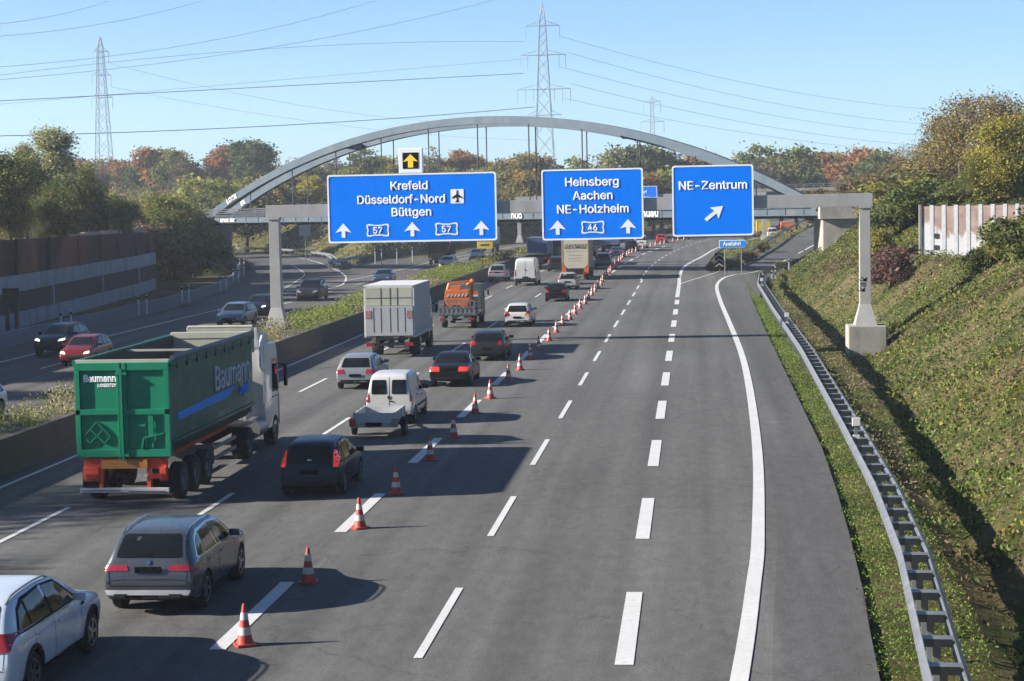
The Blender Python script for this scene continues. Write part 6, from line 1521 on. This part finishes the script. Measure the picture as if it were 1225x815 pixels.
# fallen leaves on the verge
o = scatter('fallen_leaves', 2.9, 7.5, 20, 150, 1300, .045, ['orange','yellow','rust'], .02, verge_ok, 1.0, zoff=lambda X, Y: terrain(X, Y)+.12)
tag(o, 'scattered fallen autumn leaves on the grass verge', 'leaves', kind='stuff')
def med_z(X, Y): 
    c = crv(Y); l = np.interp(Y, [a for a, _ in MEDL], [b for _, b in MEDL])+c; r = -20.75+c; t = (X-l)/(r-l); return np.interp(t, [0,.1,.5,1], [.05,.45,.93,.97])-.03
def med_ok(X, Y): c = crv(Y); l = np.interp(Y, [a for a, _ in MEDL], [b for _, b in MEDL])+c; return (X > l+.05) & (X < -20.72+c) & (np.sin(Y*.9)+np.sin(Y*.37+X)+np.sin(X*2.3) > -1.6)
o = scatter('median_weeds', -27, -20.6, 50, 190, 120000, .055, ['olive','grass','goldgreen','grass','green','straw'], lambda X, Y: .25+.75*np.clip(.5+.5*np.sin(Y*.45+2*np.sin(Y*.13))+.4*np.sin(Y*1.7+X), 0, 1), med_ok, .0, (50, .3), med_z, ypow=.9)
tag(o, 'yellow-green weeds and grasses growing along the central reservation', 'weeds', kind='stuff')
o = scatter('median_weeds', -27, 6, 190, 420, 40000, .12, ['olive','goldgreen','green'], .7, med_ok, .0, (50, .4), med_z)
tag(o, 'low green growth on the far bend of the central reservation', 'weeds', kind='stuff')
def bank_ok(X, Y):
    z = terrain(X, Y); r1, _, _ = seg_dist(X, Y, RAMP_L); c = crv(Y)
    return (r1 > 8.0) & ((X < -44.5+c) | (X > 12+c)) & (z > -.08)
o = scatter('scrub', -120, -38, 194, 420, 110000, .12, ['olive','straw','goldgreen','brown','grass','mix'], lambda X, Y: .2+1.2*np.clip(np.sin(X*.4)+np.sin(Y*.3), 0, 1), bank_ok, .2, (70, .9))
tag(o, 'dry olive scrub and grass on the banks beyond the left bridge end', 'scrub', kind='stuff')
def gore_ok(X, Y):
    r1, z, s = seg_dist(X, Y, RAMP_R); c = crv(Y); return (r1 > 4.0) & (s > 0) & (X > 2.2+c) & (Y > 200)
o = scatter('scrub', 1, 45, 200, 380, 16000, .13, ['grass','olive','goldgreen','grass'], lambda X, Y: .15+.7*np.clip(np.sin(X*1.1)+np.sin(Y*.3), 0, 1), gore_ok, .1, (40, .5))
tag(o, 'grass and low scrub on the wedge between motorway and exit ramp', 'scrub', kind='stuff')
o = scatter('scrub', 12, 80, 205, 430, 60000, .13, ['olive','green','mix','brown'], lambda X, Y: .2+1.6*np.clip(np.sin(X*.4)+np.sin(Y*.3), 0, 1), lambda X, Y: (seg_dist(X, Y, RAMP_R)[0] > 4.6) & (seg_dist(X, Y, RAMP_R)[2] < 0) & ~((X < 23) & (Y < 202)), .2, (70, .9))
tag(o, 'dense scrub on the cutting side right of the exit ramp', 'scrub', kind='stuff')
# woodland behind the overpass: one mass, uneven top
def wood(name, x0, x1, y0, y1, n, hfun, pals, size, lab, seed):
    rs = np.random.default_rng(seed); nc = n//42; CX = rs.uniform(x0, x1, nc); CY_ = rs.uniform(y0, y1, nc); hh = hfun(CX, CY_)
    CZ = 5.5+hh*rs.random(nc)**.55; i = rs.integers(0, nc, n)
    P_ = np.stack([CX[i], CY_[i], CZ[i]], -1)+rs.normal(size=(n, 3))*np.array([.95,.95,.8])
    blk = np.sin(CX*.16+seed)+np.sin(CX*.05+CY_*.07+2*seed)+rs.normal(0, .5, nc); pi_ = np.clip(((blk+2)/4*len(pals)).astype(int), 0, len(pals)-1)
    C = np.zeros((n, 3)); pc = pi_[i]
    for j, p in enumerate(pals): k = pc == j; A_ = np.array(PAL[p]); C[k] = A_[rs.integers(0, len(A_), k.sum())]
    C = np.clip(C*KA*(1+rs.normal(0, .25, (n, 1))), .005, .9)
    o = link(name, leaves_mesh(name, P_, size*rs.uniform(.6, 1.4, n), C)); tag(o, lab, 'woodland', kind='stuff'); return o
hump = lambda s: (lambda X, Y: 6.5+1.3*np.sin(X*.11+s)+1.1*np.sin(X*.27+2*s)+.7*np.sin(X*.6+s))
wood('woodland', -260, 200, 436, 475, 120000, lambda X, Y: hump(1)(X, Y)+1.5, ['green','brown','olive','mix','green','rust'], .75, 'continuous belt of autumn woodland along the horizon', 3)
wood('woodland', -200, -28, 330, 408, 90000, lambda X, Y: hump(2)(X, Y)*.52+.6, ['olive','green','goldgreen','brown','mix','goldgreen'], .42, 'olive and yellow thicket behind the left half of the arch bridge', 5)
wood('woodland', -30, 10, 430, 436, 16000, lambda X, Y: hump(2)(X, Y)*.7, ['olive','green','goldgreen','brown'], .5, 'thicket beyond the overpass in the gap between the blue boards', 6)
wood('woodland', 42, 190, 300, 405, 60000, lambda X, Y: hump(4)(X, Y)*.6, ['green','olive','green','brown','dark'], .45, 'dark green thicket right of the far overpass', 7)

# ================================================================== PYLONS AND LINES
def pylon(name, label, x, y, zb, ztop, w0, w1, arms, ins, t=.22, rz=0.0, grp=None):
    g = thing(name, label, 'pylon', (x, y, zb), rz, grp); H = ztop-zb; zc = arms[0][0]-zb+1.5
    def wd(z): return w0+(w1-w0)*min(1, z/zc) if z < zc else w1*(1-(z-zc)/(H-zc))
    mb = MB(); zs = [0]; st_ = w0*1.0
    while zs[-1] < H-1.2: zs.append(min(H-.5, zs[-1]+max(1.6, wd(zs[-1])*1.15)))
    for a, b in zip(zs, zs[1:]):
        wa, wb_ = wd(a)/2, wd(b)/2
        for i, (sx_, sy_) in enumerate(((-1,-1),(1,-1),(1,1),(-1,1))):
            sx2, sy2 = ((1,-1),(1,1),(-1,1),(-1,-1))[i]
            mb.bar((sx_*wa,sy_*wa,a),(sx_*wb_,sy_*wb_,b),t); mb.bar((sx_*wa,sy_*wa,a),(sx2*wb_,sy2*wb_,b),t*.55); mb.bar((sx2*wa,sy2*wa,a),(sx_*wb_,sy_*wb_,b),t*.55)
    mb.bar((0,0,zs[-1]-.5),(0,0,H),t); mb.build('tower', M['lattice'], g)
    for z, hw, ni in arms:
        z -= zb; mb = MB(); ww = wd(z)/2
        for s in (-1, 1):
            mb.bar((0,-ww,z),(s*hw,0,z),t*.8).bar((0,ww,z),(s*hw,0,z),t*.8).bar((s*ww,0,z+1.6),(s*hw,0,z),t*.7)
            for k in range(1, 5): f = k/5; mb.bar((s*(ww+(hw-ww)*f),0,z),(s*(ww+(hw-ww)*f),0,z+1.6*(1-f)),t*.4)
        mb.build('crossarm', M['lattice'], g)
        for s in (-1, 1):
            for k in range(ni): xx = s*hw*(1-k*.30); MB().tube([(xx,0,z),(xx,0,z-ins)], t*.55, 6).build('insulator', M['lattice'], g)
    return g
p = at(652, 185, 600); q = at(652, 2, 600)
pylon('pylon', 'tallest lattice pylon behind the top of the arch', p.x, 600, 6, q.z, 7.0, 1.8, [(at(652,31,600).z,5.3,1),(at(652,66,600).z,7.0,2),(at(652,107,600).z,8.3,3),(at(652,138,600).z,5.5,0)], 4.0, .16)
p = at(125, 200, 700); q = at(124, 42, 700)
pylon('pylon', 'lattice pylon standing alone at the left', p.x, 700, 6, q.z, 6.8, 1.9, [(at(124,62,700).z,3.0,1),(at(124,90,700).z,3.6,1),(at(124,117,700).z,4.0,1)], 4.2, .19)
p = at(781, 190, 1000); q = at(782, 114, 1000)
pylon('pylon', 'small far lattice pylon above the exit and Heinsberg boards', p.x, 1000, 6, q.z, 3.4, 1.6, [(at(782,122,1000).z,4.5,1),(at(782,146,1000).z,6.0,1)], 6.0, .22)
def wire(label, a, b, r=.05, sag=.0, n=28):
    A_, B_ = at(*a), at(*b); P_ = []
    for i in range(n+1):
        t = i/n; q = A_.lerp(B_, t); q.z -= 4*sag*t*(1-t); P_.append(q)
    MBx = MB().tube(P_, r, 5, cap=False); o = MBx.build('power_line', M['wire']); tag(o, label, 'power line', 'overhead power lines'); return o
WR = [('uppermost power line in the top left corner',(-60,33,420),(150,-6,600),.05,2),('second power line from the top left, reaching the upper edge',(-60,47,420),(260,-5,600),.05,2.5),
 ('power line passing the top of the left pylon and leaving at the upper edge',(-60,84,430),(470,-6,600),.05,4),('power line passing the second arm of the left pylon towards the upper edge',(-60,100,430),(620,-8,620),.05,4),
 ('dark power line running to the third arm of the tallest pylon',(-60,124,450),(626,110-22,600),.09,0),('power line running to the second arm of the tallest pylon',(-60,98,470),(628,50,600),.05,-3),
 ('lowest long dark power line crossing left of the arch',(-60,164,450),(640,128,600),.10,1.5),('faint power line just above the dark one left of the tallest pylon',(-60,130,480),(634,70,600),.04,0),
 ('upper power line falling right from the tallest pylon',(672,44,600),(1260,132,900),.05,8),('second power line falling right from the tallest pylon',(680,63,600),(1260,150,900),.05,8),('third power line falling right from the tallest pylon',(670,80,600),(1260,166,900),.05,7),
 ('fourth faint power line right of the tallest pylon',(682,100,600),(1260,176,900),.05,7),('fifth faint power line right of the tallest pylon',(676,118,600),(1260,184,900),.045,6),
 ('faint power line descending right from the left pylon',(131,76,700),(640,150,900),.05,6),('fainter lower power line descending right from the left pylon',(133,104,700),(640,168,900),.05,4)]
for w_ in WR: wire(*w_)
